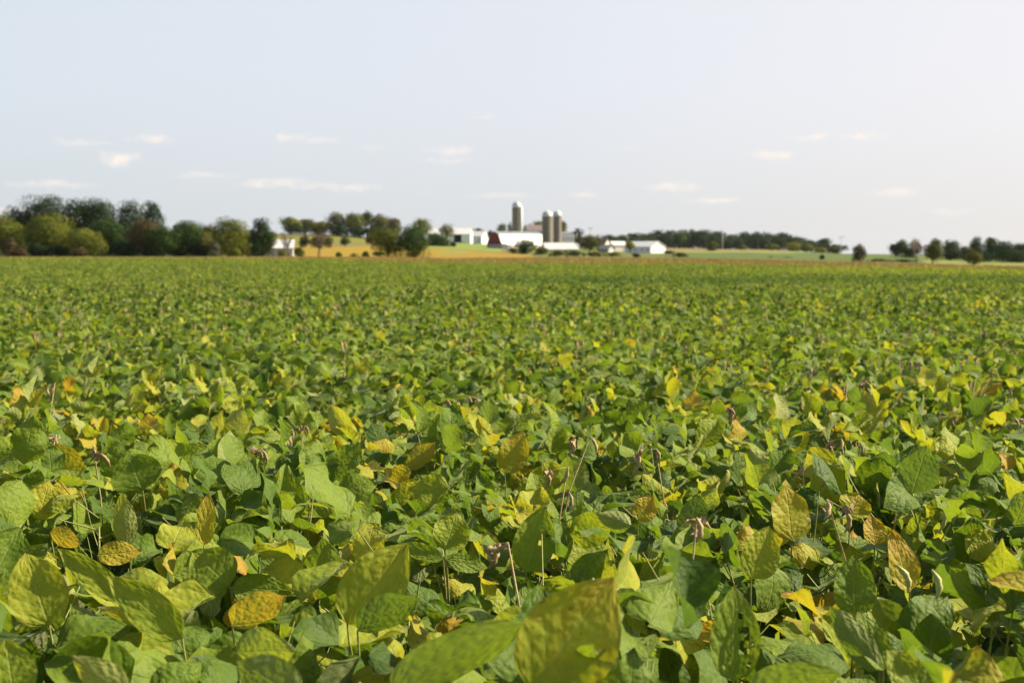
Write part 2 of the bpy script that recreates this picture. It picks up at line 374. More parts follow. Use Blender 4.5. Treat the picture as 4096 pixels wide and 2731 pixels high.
# ------------------------------------------------------------------ leaves measured in the photograph: (base px, tip px, width px, tone, facing, plant label)
HERO = [
 ((2121,2760),(2449,2330),370,.735,'f','soybean plant raising one huge olive-yellow leaf browned at its tip, nearest the camera',1.42),
 ((1389,2495),(1615,2181),235,.64,'f','soybean plant with a broad olive-yellow leaf standing upright left of the hugest leaf',1.75),
 ((1430,2520),(1668,2362),150,.30,'b',None,1.70),
 ((2104,2288),(2175,2032),152,.50,'f','soybean plant with a tall bright green leaf pierced by one small hole',2.30),
 ((1779,2199),(1830,2052),142,.60,'f','soybean plant with a heart-shaped yellow-green leaf above two spread side leaves',2.42),
 ((1772,2236),(1586,2169),66,.52,'f',None,2.40),
 ((1786,2238),(1950,2266),72,.45,'f',None,2.38),
 ((196,2502),(100,2215),215,.66,'f','soybean plant with an olive-yellow curved leaf at the lower left',1.72),
 ((728,2552),(437,2306),150,.52,'f','soybean plant with one long yellow-green leaf slanting to the left',1.66),
 ((500,2400),(232,2193),100,.55,'f',None,1.85),
 ((655,2511),(405,2416),66,.70,'b','soybean plant with a pale straw-coloured leaf lying sideways',1.62),
 ((920,2342),(774,2208),178,.47,'f','soybean plant with paired mid-green leaves spread left and right',2.02),
 ((928,2348),(1166,2362),112,.38,'f',None,2.00),
 ((928,2502),(1137,2366),150,.80,'b','soybean plant with a brownish felted leaf seen from underneath',1.72),
 ((946,2610),(1180,2590),175,.55,'b','soybean plant with wide pale leaf undersides at the bottom edge',1.52),
 ((1560,2780),(2085,2440),205,.42,'b','soybean plant with the broadest pale grey-green leaf, beside the hugest leaf',1.46),
 ((3167,2160),(3152,1949),168,.735,'f','soybean plant with a big yellow-green oval leaf showing pale veins',2.58),
 ((3640,2366),(3578,2127),122,.80,'f','soybean plant with a bright yellow leaf dotted with brown spots',2.14),
 ((3004,2312),(3081,2110),152,.62,'f','soybean plant with a rounded yellowish-green leaf just below the big yellow oval one',2.24),
 ((3417,2461),(3420,2226),160,.33,'f','soybean plant with a large dark green upright leaf',1.98),
 ((2932,2725),(2944,2354),190,.46,'f','soybean plant with a tall bright green leaf chewed full of holes',1.60),
 ((3521,2681),(3313,2419),112,.40,'b','soybean plant with a pale green pointed leaf leaning left',1.68),
 ((3533,2681),(3444,2440),120,.50,'f',None,1.72),
 ((3974,2449),(3810,2273),112,.46,'f','soybean plant with a bright green leaf in front of a dark one at right',1.96),
 ((4050,2449),(3885,2250),140,.18,'f',None,2.02),
 ((2936,2530),(2742,2520),85,.86,'f','soybean plant with an orange-brown scorched leaf',1.74),
 ((3400,2060),(3440,1975),130,.78,'f','soybean plant with a short yellow leaf edged in brown specks',2.80),
 ((3500,2180),(3490,2062),96,.84,'f','soybean plant with a golden leaf above dangling brown pods',2.52),
 ((3880,2230),(3960,2120),115,.72,'f','soybean plant with a yellow-green leaf near the right edge',2.44),
 ((2019,1890),(2093,1729),112,.74,'f','soybean plant with an olive-brown folded leaf in mid field',3.45),
 ((1644,1878),(1733,1766),96,.80,'b','soybean plant with a brown-tinged oval leaf left of the olive-brown one',3.50),
 ((2306,1967),(2282,1812),112,.42,'b','soybean plant with a pale veined diamond-shaped leaf',3.15),
 ((2550,2080),(2612,1985),92,.86,'f','soybean plant with an orange-yellow speckled leaf',2.80),
 ((509,2187),(488,1973),86,.62,'b','soybean plant with a slim pale yellow leaf standing on edge',2.52),
 ((200,2130),(330,2170),78,.80,'b','soybean plant with a small apricot-coloured drooping leaf',2.50),
 ((815,2181),(833,1973),72,.74,'f','soybean plant with a narrow golden-olive leaf half in shadow',2.55),
 ((571,1961),(512,1818),185,.36,'f','soybean plant with a very round dark green leaf',3.18),
 ((390,2220),(560,2200),90,.80,'f','soybean plant with gold leaves lying flat',2.46),
 ((520,2800),(300,2620),130,.66,'b','soybean plant with a straw-green blurred leaf at the lower left corner',1.45),
 ((1190,2790),(960,2640),190,.50,'b','soybean plant with a broad soft-edged leaf low between the upright ones',1.44),
 ((2990,2800),(3340,2665),190,.44,'b','soybean plant with a wide grey-green leaf at the bottom edge right of the chewed one',1.46),
 ((3700,2800),(3560,2600),150,.55,'f','soybean plant with a yellow-green leaf rising from the lower right edge',1.48),
 ((60,2800),(20,2560),190,.58,'f','soybean plant with a leaf cut by the lower left corner',1.50),
 ((3680,1660),(3720,1600),62,.84,'f','soybean plant with one clear yellow leaf among green ones far right',4.8),
 ((2190,1480),(2150,1425),56,.74,'f','soybean plant with a clump of yellow-green leaves standing proud of the distant canopy',6.6),
]
def hidden_by_rule(C):
    """leaflets that would stand in front of a measured leaf"""
    px, py, d = project(C)
    k = np.zeros(len(C), bool)
    for cx, cy, rx, ry, dep in hero_px:
        k |= (((px - cx) / (rx + 0.035 * F / np.maximum(d, .5))) ** 2 + ((py - cy) / (ry + 0.035 * F / np.maximum(d, .5))) ** 2 < 1.0) & (d < dep + 0.03)
    return k

NEAR_GROUP = 'soybean plants in the front of the field'
def make_plant(x, y, g, label, height, heroes=(), nu=7, nv=9, dry=False, pods=0, ntri=26, old=1.0):
    z0 = float(ground_z(x, y))
    root = empty('soybean_plant', (x, y, z0), label, 'soybean plant', NEAR_GROUP)
    lv, A, E = plant_leaves(g, height, ntri, float(np.interp(y, [1.5, 2.2, 3.0, 8.0], [1.16, 1.06, .98, .90])), old=old)
    org = np.array([x, y, z0])
    C = lv['P'] + lv['T'] * (lv['L'] * .5)[:, None] + org
    Tp = lv['P'] + lv['T'] * (lv['L'])[:, None] + org
    drop = hidden_by_rule(C) | hidden_by_rule(Tp) | (C[:, 1] < 1.05)
    lv = {k: v[~drop] for k, v in lv.items()}
    mb = build_foliage(lv, A, E, nu, nv)
    keepE = ~hidden_by_rule(E + org)
    A, E = A[keepE], E[keepE]
    hb = []
    for b, tp, w, tone, face, _l, D in heroes:
        Pb, Pt = pos(b[0], b[1], D), pos(tp[0], tp[1], D + (0.018 if face == 'f' else -0.01))
        d = Pt - Pb; L = np.linalg.norm(d) * 1.04; W = w / F * D * 1.12
        toward = np.array([0.25, -1.0, 0.42]) if face == 'f' else np.array([-0.2, 1.0, 0.25])
        leaf_grid(mb, (Pb - org)[None], d[None], toward[None] + g.normal(0, .12, (1, 3)), np.array([L]), np.array([W]), np.array([R(g.uniform(6, 14))]),
                  np.array([g.uniform(0.1, 0.35)]), np.array([tone]), np.array([g.uniform(.3, .7)]), 11, 15)
        bitten = [(6, 6)] if _l and 'small hole' in _l else [(9, 6), (7, 6), (7, 7), (6, 7), (5, 6), (5, 8), (4, 7), (4, 6), (2, 8)] if _l and 'full of holes' in _l else []
        if bitten: mb.q[-1] = np.delete(mb.q[-1], [r_ * 10 + c_ for r_, c_ in bitten], 0)
        hb.append(Pb - org)
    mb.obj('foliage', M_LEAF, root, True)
    sm = stem_mb(A, E, height)
    for e in hb:
        sm.tube([np.array([0, 0, height * .55]), e * 0.6 + np.array([0, 0, height * .22]), e], [.0022, .0019, .0015], 5, cap=False)
    sm.obj('stem', M_STEM, root, True)
    if dry:
        st, spots = dry_stalk(g, np.array([g.normal(0, .03), g.normal(0, .03), height * .5]), height * g.uniform(.46, .56))
        st.obj('dry_stalk', M_STRAW, root, True)
        for s in spots[:2 + int(g.random() < .5)]:
            pod_mb(s, g.normal(0, .35, 3) + np.array([0, 0, -1.0]), g.uniform(.035, .052)).obj('pod', M_POD, root, True)
        shrivel_mb(g, spots[1], g.uniform(.015, .024)).obj('withered_leaf', M_SHRIV, root, True)
    for _ in range(pods):
        p = np.array([g.normal(0, .03), g.normal(0, .03), height * g.uniform(.86, .98)])
        pod_mb(p, g.normal(0, .3, 3) + np.array([0, 0, -1.0]), g.uniform(.04, .055)).obj('green_pod', M_GPOD, root, True)
    return root

# the planted stand: one plant about every 0.3 m
def stand(dmin, dmax, spacing, seed, half=0.40, margin=0.9):
    g = np.random.default_rng(seed)
    xs = np.arange(-(half * dmax + margin), half * dmax + margin, spacing)
    ys = np.arange(dmin, dmax, spacing)
    X, Y = np.meshgrid(xs, ys); X = X.ravel() + g.uniform(-.42, .42, X.size) * spacing; Y = Y.ravel() + g.uniform(-.42, .42, Y.size) * spacing
    k = np.abs(X) < half * Y + margin
    return X[k], Y[k]

# hero plants
def canopy_dist(by, D):
    for _ in range(20): D = .5 * D + .5 * (CAM_Z - float(ground_z(0.0, D)) - .93) * F / (by - HZ)
    return D
HERO = [(*h[:6], canopy_dist(h[0][1], h[6]) if h[6] > 1.55 else h[6] * 1.03) for h in HERO]
hero_px = []     # (cx, cy, rx, ry, depth)
for b, tp, w, *_r in HERO:
    hero_px.append(((b[0] + tp[0]) / 2, (b[1] + tp[1]) / 2, max(w * .62, abs(b[0] - tp[0]) * .55), max(w * .55, abs(b[1] - tp[1]) * .55), _r[-1]))
hero_px = np.array(hero_px)

heroes, cur = [], None
for h in HERO:
    if h[5]: cur = [h[5], [h]]; heroes.append(cur)
    else: cur[1].append(h)
n_hero = 0
hero_xy = []
for i, (label, hs) in enumerate(heroes):
    b, tp, w, tone, face, _l, D = hs[0]
    P = pos(b[0], b[1], D)
    x, y = P[0] + 0.02, D + 0.13
    hero_xy.append((x, y))
    make_plant(x, y, np.random.default_rng(900 + i), label, min(0.98, P[2] + 0.03) if D > 1.6 else 0.84, hs, dry=(i % 5 == 4), ntri=13)
    n_hero += 1
hero_xy = np.array(hero_xy)

X, Y = stand(1.22, 9.6, 0.285, 11)
dd = np.hypot(X, Y)
vis = np.abs(X) < 0.372 * Y + 0.10
dist_h = np.min(np.hypot(X[:, None] - hero_xy[None, :, 0], Y[:, None] - hero_xy[None, :, 1]), axis=1)
keep = dist_h > 0.11
X, Y, dd, vis = X[keep], Y[keep], dd[keep], vis[keep]
order = np.argsort(np.where(vis, dd, 1e6))
n_ind = 300 - n_hero
ind = order[:n_ind]; rest = order[n_ind:]
LBL = {
 'green': 'all-green leafy soybean plant in the front of the field, without dry pods',
 'yellow': 'soybean plant in the front of the field with some leaves turning yellow, without dry pods',
 'dry': 'front-field soybean plant with a withered tan stalk and brown pods above its leaves',
 'pod': 'soybean plant in the front of the field with fuzzy green pods hanging among its leaves',
}
lib = {}
for n, i in enumerate(ind):
    g = np.random.default_rng(2000 + int(i))
    x, y = float(X[i]), float(Y[i])
    r = g.random()
    pdry = 0.32 if x > 0.2 * y - .3 else 0.12
    if y > 4.5: pdry *= 1.2
    kind = 'dry' if (r < pdry and y > 2.0) else 'pod' if r > 0.955 else 'yellow' if r > .70 else 'green'
    h = 1.05 + g.normal(0, .03) + 0.03 * math.sin(x * 2.1 + 1) * math.sin(y * 1.7)
    near = y < 4.6
    if near or (kind not in lib or len(lib[kind]) < 7):
        o = make_plant(x, y, g, LBL[kind], 1.05 if not near else h, nu=7 if near else 5, nv=9 if near else 7, dry=kind == 'dry', pods=2 if kind == 'pod' else 0,
                       old={'green': 0.0, 'yellow': 1.7, 'dry': 1.0, 'pod': .8}[kind])
        if not near: lib.setdefault(kind, []).append(o)
    else:
        src = lib[kind][int(g.integers(len(lib[kind])))]
        o = src.copy(); COL.objects.link(o)
        o.location = (x, y, float(ground_z(x, y))); o.rotation_euler = (0, 0, g.uniform(0, 6.28)); s = h / 1.05 * g.uniform(.95, 1.05); o.scale = (s, s, s)
        for ch in src.children:
            c = ch.copy(); COL.objects.link(c); c.parent = o

# ------------------------------------------------------------------ the rest of the crop: one countless mass, grown over points
def proto_collection(name, count, nu, nv, mat, ntri, seed, size=1.0, top=False, many=1, dry=True, spread=0.0, height=1.05, stem=True, old=1.0):
    c = bpy.data.collections.new(name)
    for k in range(count):
        g = np.random.default_rng(seed + k)
        mb = MB(); sb = MB()
        for j in range(many):
            o = np.array([g.uniform(-spread, spread), g.uniform(-spread, spread), 0]) if many > 1 else np.zeros(3)
            lv, A, E = plant_leaves(g, height * g.uniform(.94, 1.06), ntri, size, top, old); lv['P'] = lv['P'] + o
            build_foliage(lv, A, E, nu, nv, mb=mb)
            if dry and g.random() < .12:
                st, spots = dry_stalk(g, o + np.array([0, 0, height * .5]), height * g.uniform(.5, .6))
                for b in [st] + [pod_mb(s, g.normal(0, .35, 3) + np.array([0, 0, -1.0])) for s in spots] + [shrivel_mb(g, spots[1], .02)]:
                    sb.add(np.concatenate(b.v), np.concatenate(b.q))
        f = mb.obj(name + '_leaves', mat, None, True, link=False)
        if sb.n:   # stalk faces ride along on the same mesh in their own material
            tot = MB(); tot.v, tot.q, tot.t, tot.uv, tot.n = list(mb.v), list(mb.q), list(mb.t), list(mb.uv), mb.n
            nq = len(np.concatenate(mb.q)); tot.add(np.concatenate(sb.v), np.concatenate(sb.q))
            f.data = tot.mesh(name + '_leaves', mat, True); f.data.materials.append(M_STRAW)
            mi = np.zeros(len(f.data.polygons), np.int32); mi[nq:] = 1; f.data.polygons.foreach_set('material_index', mi)
        c.objects.link(f)
    return c

def instancer(name, layers, label):
    """layers: [(points, collection, smin, smax)] grown on ONE object"""
    allp = np.concatenate([l[0] for l in layers]); which = np.concatenate([np.full(len(l[0]), i) for i, l in enumerate(layers)])
    me = bpy.data.meshes.new(name); me.vertices.add(len(allp)); me.vertices.foreach_set('co', allp.astype(np.float32).ravel())
    me.attributes.new('layer', 'INT', 'POINT').data.foreach_set('value', which.astype(np.int32)); me.update()
    o = bpy.data.objects.new(name, me); COL.objects.link(o)
    ng = bpy.data.node_groups.new(name, 'GeometryNodeTree')
    ng.interface.new_socket('Geometry', in_out='INPUT', socket_type='NodeSocketGeometry')
    ng.interface.new_socket('Geometry', in_out='OUTPUT', socket_type='NodeSocketGeometry')
    t = NT(ng)
    gi = t.n('NodeGroupInput'); go = t.n('NodeGroupOutput')
    lay = t.n('GeometryNodeInputNamedAttribute', {'Name': 'layer'}, data_type='INT').outputs[0]
    join = t.n('GeometryNodeJoinGeometry')
    for i, (_p, c, s0, s1) in enumerate(layers):
        ci = t.n('GeometryNodeCollectionInfo', {'Collection': c, 'Separate Children': True, 'Reset Children': True})
        eq = t.n('FunctionNodeCompare', {2: lay, 3: i}, data_type='INT', operation='EQUAL')
        rot = t.n('FunctionNodeRandomValue', {'Min': (-0.07, -0.07, 0), 'Max': (0.07, 0.07, 6.283), 'Seed': i}, data_type='FLOAT_VECTOR')
        sc = t.n('FunctionNodeRandomValue', {2: s0, 3: s1, 'Seed': 10 + i}, data_type='FLOAT')
        ip = t.n('GeometryNodeInstanceOnPoints', {'Points': gi.outputs[0], 'Selection': eq.outputs[0], 'Instance': ci.outputs[0], 'Pick Instance': True, 'Rotation': rot.outputs[0], 'Scale': sc.outputs[1]})
        t.t.links.new(ip.outputs[0], join.inputs[0])
    t.t.links.new(join.outputs[0], go.inputs[0])
    md = o.modifiers.new('crop', 'NODES'); md.node_group = ng
    tag(o, label, kind='stuff'); o['category'] = 'crop'
    return o

def P3(x, y): return np.stack([x, y, ground_z(x, y) + 0.0], -1)
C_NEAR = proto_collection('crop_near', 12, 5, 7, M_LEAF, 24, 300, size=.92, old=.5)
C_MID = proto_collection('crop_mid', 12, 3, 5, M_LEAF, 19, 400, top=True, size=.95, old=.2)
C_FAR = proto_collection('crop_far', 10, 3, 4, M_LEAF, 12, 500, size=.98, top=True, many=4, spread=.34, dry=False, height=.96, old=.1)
C_RIPE = proto_collection('crop_ripe', 8, 3, 3, M_DRY, 7, 600, size=1.3, top=True, many=6, dry=False, spread=.75, height=.80)
xr, yr = X[rest], Y[rest]
x1, y1 = stand(9.6, 20, .285, 21); x2, y2 = stand(20, 46, .285, 22, .395); x3, y3 = stand(46, 175, .62, 23, .385)
px3 = 2048 + F * x3 / y3; k3 = y3 < edge_green(px3); x3, y3 = x3[k3], y3[k3]
x4, y4 = stand(85, 300, 1.15, 24, .385); px4 = 2048 + F * x4 / y4
k4 = (y4 > edge_green(px4) + .5) & (y4 < edge_brown(px4)); x4, y4 = x4[k4], y4[k4]
instancer('soybean_crop', [(np.concatenate([P3(xr, yr), P3(x1, y1)]), C_NEAR, .88, 1.10), (P3(x2, y2), C_MID, .87, 1.11), (P3(x3, y3), C_FAR, .93, 1.08)],
          'green soybean crop filling the field beyond the front plants')
instancer('ripe_soybean_crop', [(P3(x4, y4), C_RIPE, .95, 1.05)], 'ripe brown strip of crop along the far edge of the green field')

# ------------------------------------------------------------------ ground
def ground():
    az = np.concatenate([np.linspace(-math.pi, -.46, 24, endpoint=False), np.linspace(-.46, .46, 260), np.linspace(.46, math.pi, 25)[1:]])
    r = np.concatenate([[0.3, 1, 2, 4, 8, 15, 25, 40, 55, 75, 95, 115, 130, 150, 175], np.arange(190, 760, 7.0), np.arange(760, 1250, 30.0), np.array([1300, 1500, 1800, 2200, 2600, 2990.])])
    A, RR = np.meshgrid(az, r); x = RR * np.sin(A); y = RR * np.cos(A)
    z = ground_z(x, y)
    px = 2048 + F * np.tan(np.clip(A, -.45, .45)); D = RR * np.cos(np.clip(A, -.45, .45))
    py = HZ - (z - CAM_Z) / np.maximum(D, 1) * F
    C = np.zeros(x.shape + (4,)); C[...] = (.055, .040, .026, 1)
    g = np.random.default_rng(3)
    wob = (np.sin(px / 130.) + np.sin(px / 47. + 1.3)) * 1.2
    def paint(m, c): C[m] = (*c, 1)
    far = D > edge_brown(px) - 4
    paint(far, (.115, .135, .035)); paint(far & (px < 1130), (.05, .06, .02))  # shade under the left trees painted into the ground colour
    L = far & (px > 900) & (px < 2130)
    yl = np.interp(px, [900, 1300, 1500, 1800, 2000, 2130], [984, 984, 984, 999, 1011, 1020])
    paint(L & (py + wob > yl), (.25, .175, .024))
    paint(L & (py + wob > yl) & (px > 1770) & (px < 1870) & (py < 1016) & (py > 1003), (.20, .20, .05))
    paint(L & (py + wob < yl - 1) & (py > yl - 9), (.16, .125, .055))
    paint(L & (py < yl - 9) & (px < 1560), (.15, .15, .03))
    paint(L & (py < 948) & (px < 1560), (.15, .125, .032))
    paint(far & (px > 1560) & (px < 2000) & (py < yl - 4), (.17, .22, .045))
    G = far & (px > 2640)
    paint(G, (.085, .118, .030))
    paint(G & (py + wob < 1004) & (px < 3350), (.20, .145, .06))
    paint(G & (py + wob < 1010) & (py + wob > 1005), (.19, .23, .05))
    paint(far & (px > 3700), (.16, .19, .045))
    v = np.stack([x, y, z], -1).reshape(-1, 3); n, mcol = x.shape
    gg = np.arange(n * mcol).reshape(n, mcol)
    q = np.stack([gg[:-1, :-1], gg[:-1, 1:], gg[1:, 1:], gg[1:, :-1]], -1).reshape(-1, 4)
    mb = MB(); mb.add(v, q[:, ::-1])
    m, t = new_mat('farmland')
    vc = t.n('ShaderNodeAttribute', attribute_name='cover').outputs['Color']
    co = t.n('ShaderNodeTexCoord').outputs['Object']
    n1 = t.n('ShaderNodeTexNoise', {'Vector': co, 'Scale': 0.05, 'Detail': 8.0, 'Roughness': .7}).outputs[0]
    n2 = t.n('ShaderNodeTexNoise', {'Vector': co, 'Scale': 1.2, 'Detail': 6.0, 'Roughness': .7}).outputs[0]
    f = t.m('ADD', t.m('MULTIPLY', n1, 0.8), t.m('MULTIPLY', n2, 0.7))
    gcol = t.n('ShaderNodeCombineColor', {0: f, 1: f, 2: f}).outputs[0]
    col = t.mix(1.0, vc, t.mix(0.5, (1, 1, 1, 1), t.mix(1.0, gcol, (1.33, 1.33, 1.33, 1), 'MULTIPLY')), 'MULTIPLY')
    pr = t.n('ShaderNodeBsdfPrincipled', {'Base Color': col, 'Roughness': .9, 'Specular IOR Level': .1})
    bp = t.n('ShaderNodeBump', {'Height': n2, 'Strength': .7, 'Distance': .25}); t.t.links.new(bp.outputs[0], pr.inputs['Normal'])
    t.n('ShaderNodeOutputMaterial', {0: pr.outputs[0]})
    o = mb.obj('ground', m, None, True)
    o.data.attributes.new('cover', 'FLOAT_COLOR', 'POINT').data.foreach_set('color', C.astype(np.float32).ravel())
    tag(o, 'farmland under and beyond the crop with a yellow slope and green fields', kind='structure')
ground()

# ------------------------------------------------------------------ trees and shrubs
TM = {
 'dark': tree_material('oak_leaves', (.006, .015, .006), (.018, .037, .010), (.042, .070, .017)),
 'green': tree_material('green_leaves', (.010, .024, .006), (.030, .060, .011), (.070, .112, .020)),
 'lime': tree_material('yellow_green_leaves', (.028, .045, .007), (.085, .108, .014), (.210, .205, .024)),
 'olive': tree_material('olive_leaves', (.024, .031, .009), (.066, .070, .016), (.140, .128, .028)),
 'brown': tree_material('browning_leaves', (.032, .025, .012), (.072, .056, .024), (.125, .100, .040)),
 'gold': tree_material('golden_leaves', (.07, .075, .010), (.15, .150, .018), (.26, .225, .028)),
 'grey': tree_material('grey_green_leaves', (.040, .048, .030), (.080, .090, .055), (.125, .135, .08)),
}
M_BARK = plain_material('bark', (.055, .045, .036), (.12, .10, .08), .9, 3, bump=.03)
M_PALEBARK = plain_material('pale_bark', (.26, .21, .17), (.40, .34, .28), .9, 3, bump=.02)

def tree(name, x0, x1, ytop, ybase, D, mat, label, cat='tree', group=None, trunk=.12, lobes=None, fill=1.0, seed=None, bark=None, squash=1.0, rough=.22, zbase=None):
    """tree whose crown spans photo columns x0..x1 and reaches row ytop, standing D metres away"""
    g = np.random.default_rng(int(abs(x0) * 7 + ytop * 13 + D) if seed is None else seed)
    cx = (x0 + x1) / 2; x0, x1 = cx - (x1 - x0) * .56, cx + (x1 - x0) * .56
    Pb = pos(cx, ybase, D); z0 = float(ground_z(Pb[0], Pb[1]))
    zb = min(z0, Pb[2]) if zbase is None else zbase
    ztop = pos(cx, ytop, D)[2]
    H = ztop - zb; W = (x1 - x0) / F * D
    root = empty(name, (Pb[0], Pb[1], zb), label, cat, group)
    cz0 = max(trunk * (ztop - Pb[2]) + (Pb[2] - zb), 0.05); Hc = H - cz0
    s = max(0.15, D / 1407 * 1.25)
    area = W * Hc
    N = int(np.clip(area / (s * s) * 9.0 * fill, 300, 30000))
    k = lobes or int(np.clip(area / 7, 13, 26))
    # lobes scattered through the crown's volume, fuller above
    th = g.uniform(0, 6.283, k); rr = np.sqrt(g.uniform(0.05, 1, k)) * .66; hz = g.uniform(.04 if trunk < .1 else .12, .86, k)
    env = np.where(hz < .35, (.86 if trunk < .1 else .68) + (.14 if trunk < .1 else .32) * hz / .35, np.sqrt(np.clip(1 - ((hz - .35) / .72) ** 2, .08, 1))) ** squash
    lc = np.stack([np.cos(th) * rr * env * W / 2 * 1.0, np.sin(th) * rr * env * W / 2, cz0 + hz * Hc], -1)
    lr = g.uniform(.24, .38, k) * min(W, Hc * 1.1) * (.75 + .25 * env)
    top = np.argmax(lc[:, 2]); lr[top] = max(lr[top], .30 * min(W, Hc)); lc[top, 2] = cz0 + Hc - lr[top] * .85; lc[top, :2] *= .4
    lc = np.vstack([lc, [[0, 0, cz0 + Hc * .42], [g.normal(0, .08) * W, 0, cz0 + Hc * .62]]]); lr = np.append(lr, [.40 * min(W, Hc), .34 * min(W, Hc)]); k += 2
    side = np.argmin(lc[:, 0]); lc[side, 0] = -W / 2 + lr[side] * .92
    side = np.argmax(lc[:, 0]); lc[side, 0] = W / 2 - lr[side] * .92
    lc[:, 2] = np.minimum(lc[:, 2], cz0 + Hc - lr * .82); lc[:, 0] = np.clip(lc[:, 0], -W / 2 + lr * .85, W / 2 - lr * .85)
    NC = int(N * .45)
    li = g.choice(k, N, p=lr ** 2 / (lr ** 2).sum())
    d = g.normal(0, 1, (N, 3)); d[:, 2] += .12; d /= np.linalg.norm(d, axis=1, keepdims=True)
    rad = 1 - np.abs(g.normal(0, .15, N)); tuft = 1 + rough * .5 * np.sin(d[:, 0] * 7 + li * 1.7) * np.sin(d[:, 2] * 8 + li) * np.sin(d[:, 1] * 6 + 2 * li)
    C = lc[li] + d * (lr[li] * rad * tuft)[:, None] * np.array([1, 1, .86])
    dc = d[:NC]; ph = g.uniform(0, 6.28, 3); bulge = 1 + .17 * np.sin(dc[:, 0] * 5 + ph[0]) * np.sin(dc[:, 2] * 6 + ph[1]) + .10 * np.sin(dc[:, 1] * 9 + dc[:, 2] * 4 + ph[2])
    low = .5 if trunk < .1 else .46
    C[:NC] = np.array([0, 0, cz0 + Hc * low]) + dc * np.array([W * .40, W * .40, Hc * low * .86]) * (bulge * (1 - np.abs(g.normal(0, .13, NC))))[:, None]
    C[:, 2] = np.maximum(C[:, 2], .05)
    n = d + g.normal(0, .24, (N, 3)); n /= np.linalg.norm(n, axis=1, keepdims=True)
    a = np.cross(n, g.normal(0, 1, (N, 3))); a /= np.linalg.norm(a, axis=1, keepdims=True); b = np.cross(n, a)
    sz = s * g.uniform(.55, 1.25, N); asp = g.uniform(.5, .9, N)
    v = np.stack([C - a * sz[:, None] * .7, C - b * (sz * asp)[:, None] * .5, C + a * sz[:, None] * .7, C + b * (sz * asp)[:, None] * .5], 1)
    lt = g.uniform(.2, .8, k)
    tone = np.clip(lt[li] + g.normal(0, .16, N), 0, 1)
    cm = MB(); cm.add(v.reshape(-1, 3), np.arange(4 * N).reshape(-1, 4), np.repeat(tone, 4))
    cm.obj('crown' if trunk > .02 else 'foliage', TM[mat], root)
    tb = MB(); r0 = max(.05, min(W, H) * .035)
    tb.tube([(0, 0, -.2), (.01 * H, 0, cz0 * .6 + .02 * H), (0, .01 * H, cz0 + Hc * .35), (0, 0, cz0 + Hc * .7)], [r0 * 1.25, r0, r0 * .7, r0 * .25], 7)
    for j in g.choice(k, min(k, 6), replace=False):
        st = np.array([0, 0, cz0 + Hc * g.uniform(.02, .3)]); tb.tube([st, (st + lc[j]) / 2 + np.array([0, 0, .04 * H]), lc[j]], [r0 * .5, r0 * .32, r0 * .12], 5)
    tb.obj('trunk' if trunk > .02 else 'stem', bark or M_BARK, root, True)
    return root

LT = 'trees along the left edge of the field'
RT = 'trees on the far ridge behind the yellow slope'
FW = 'trees of the far wood'
RR_ = 'trees at the right end of the field'
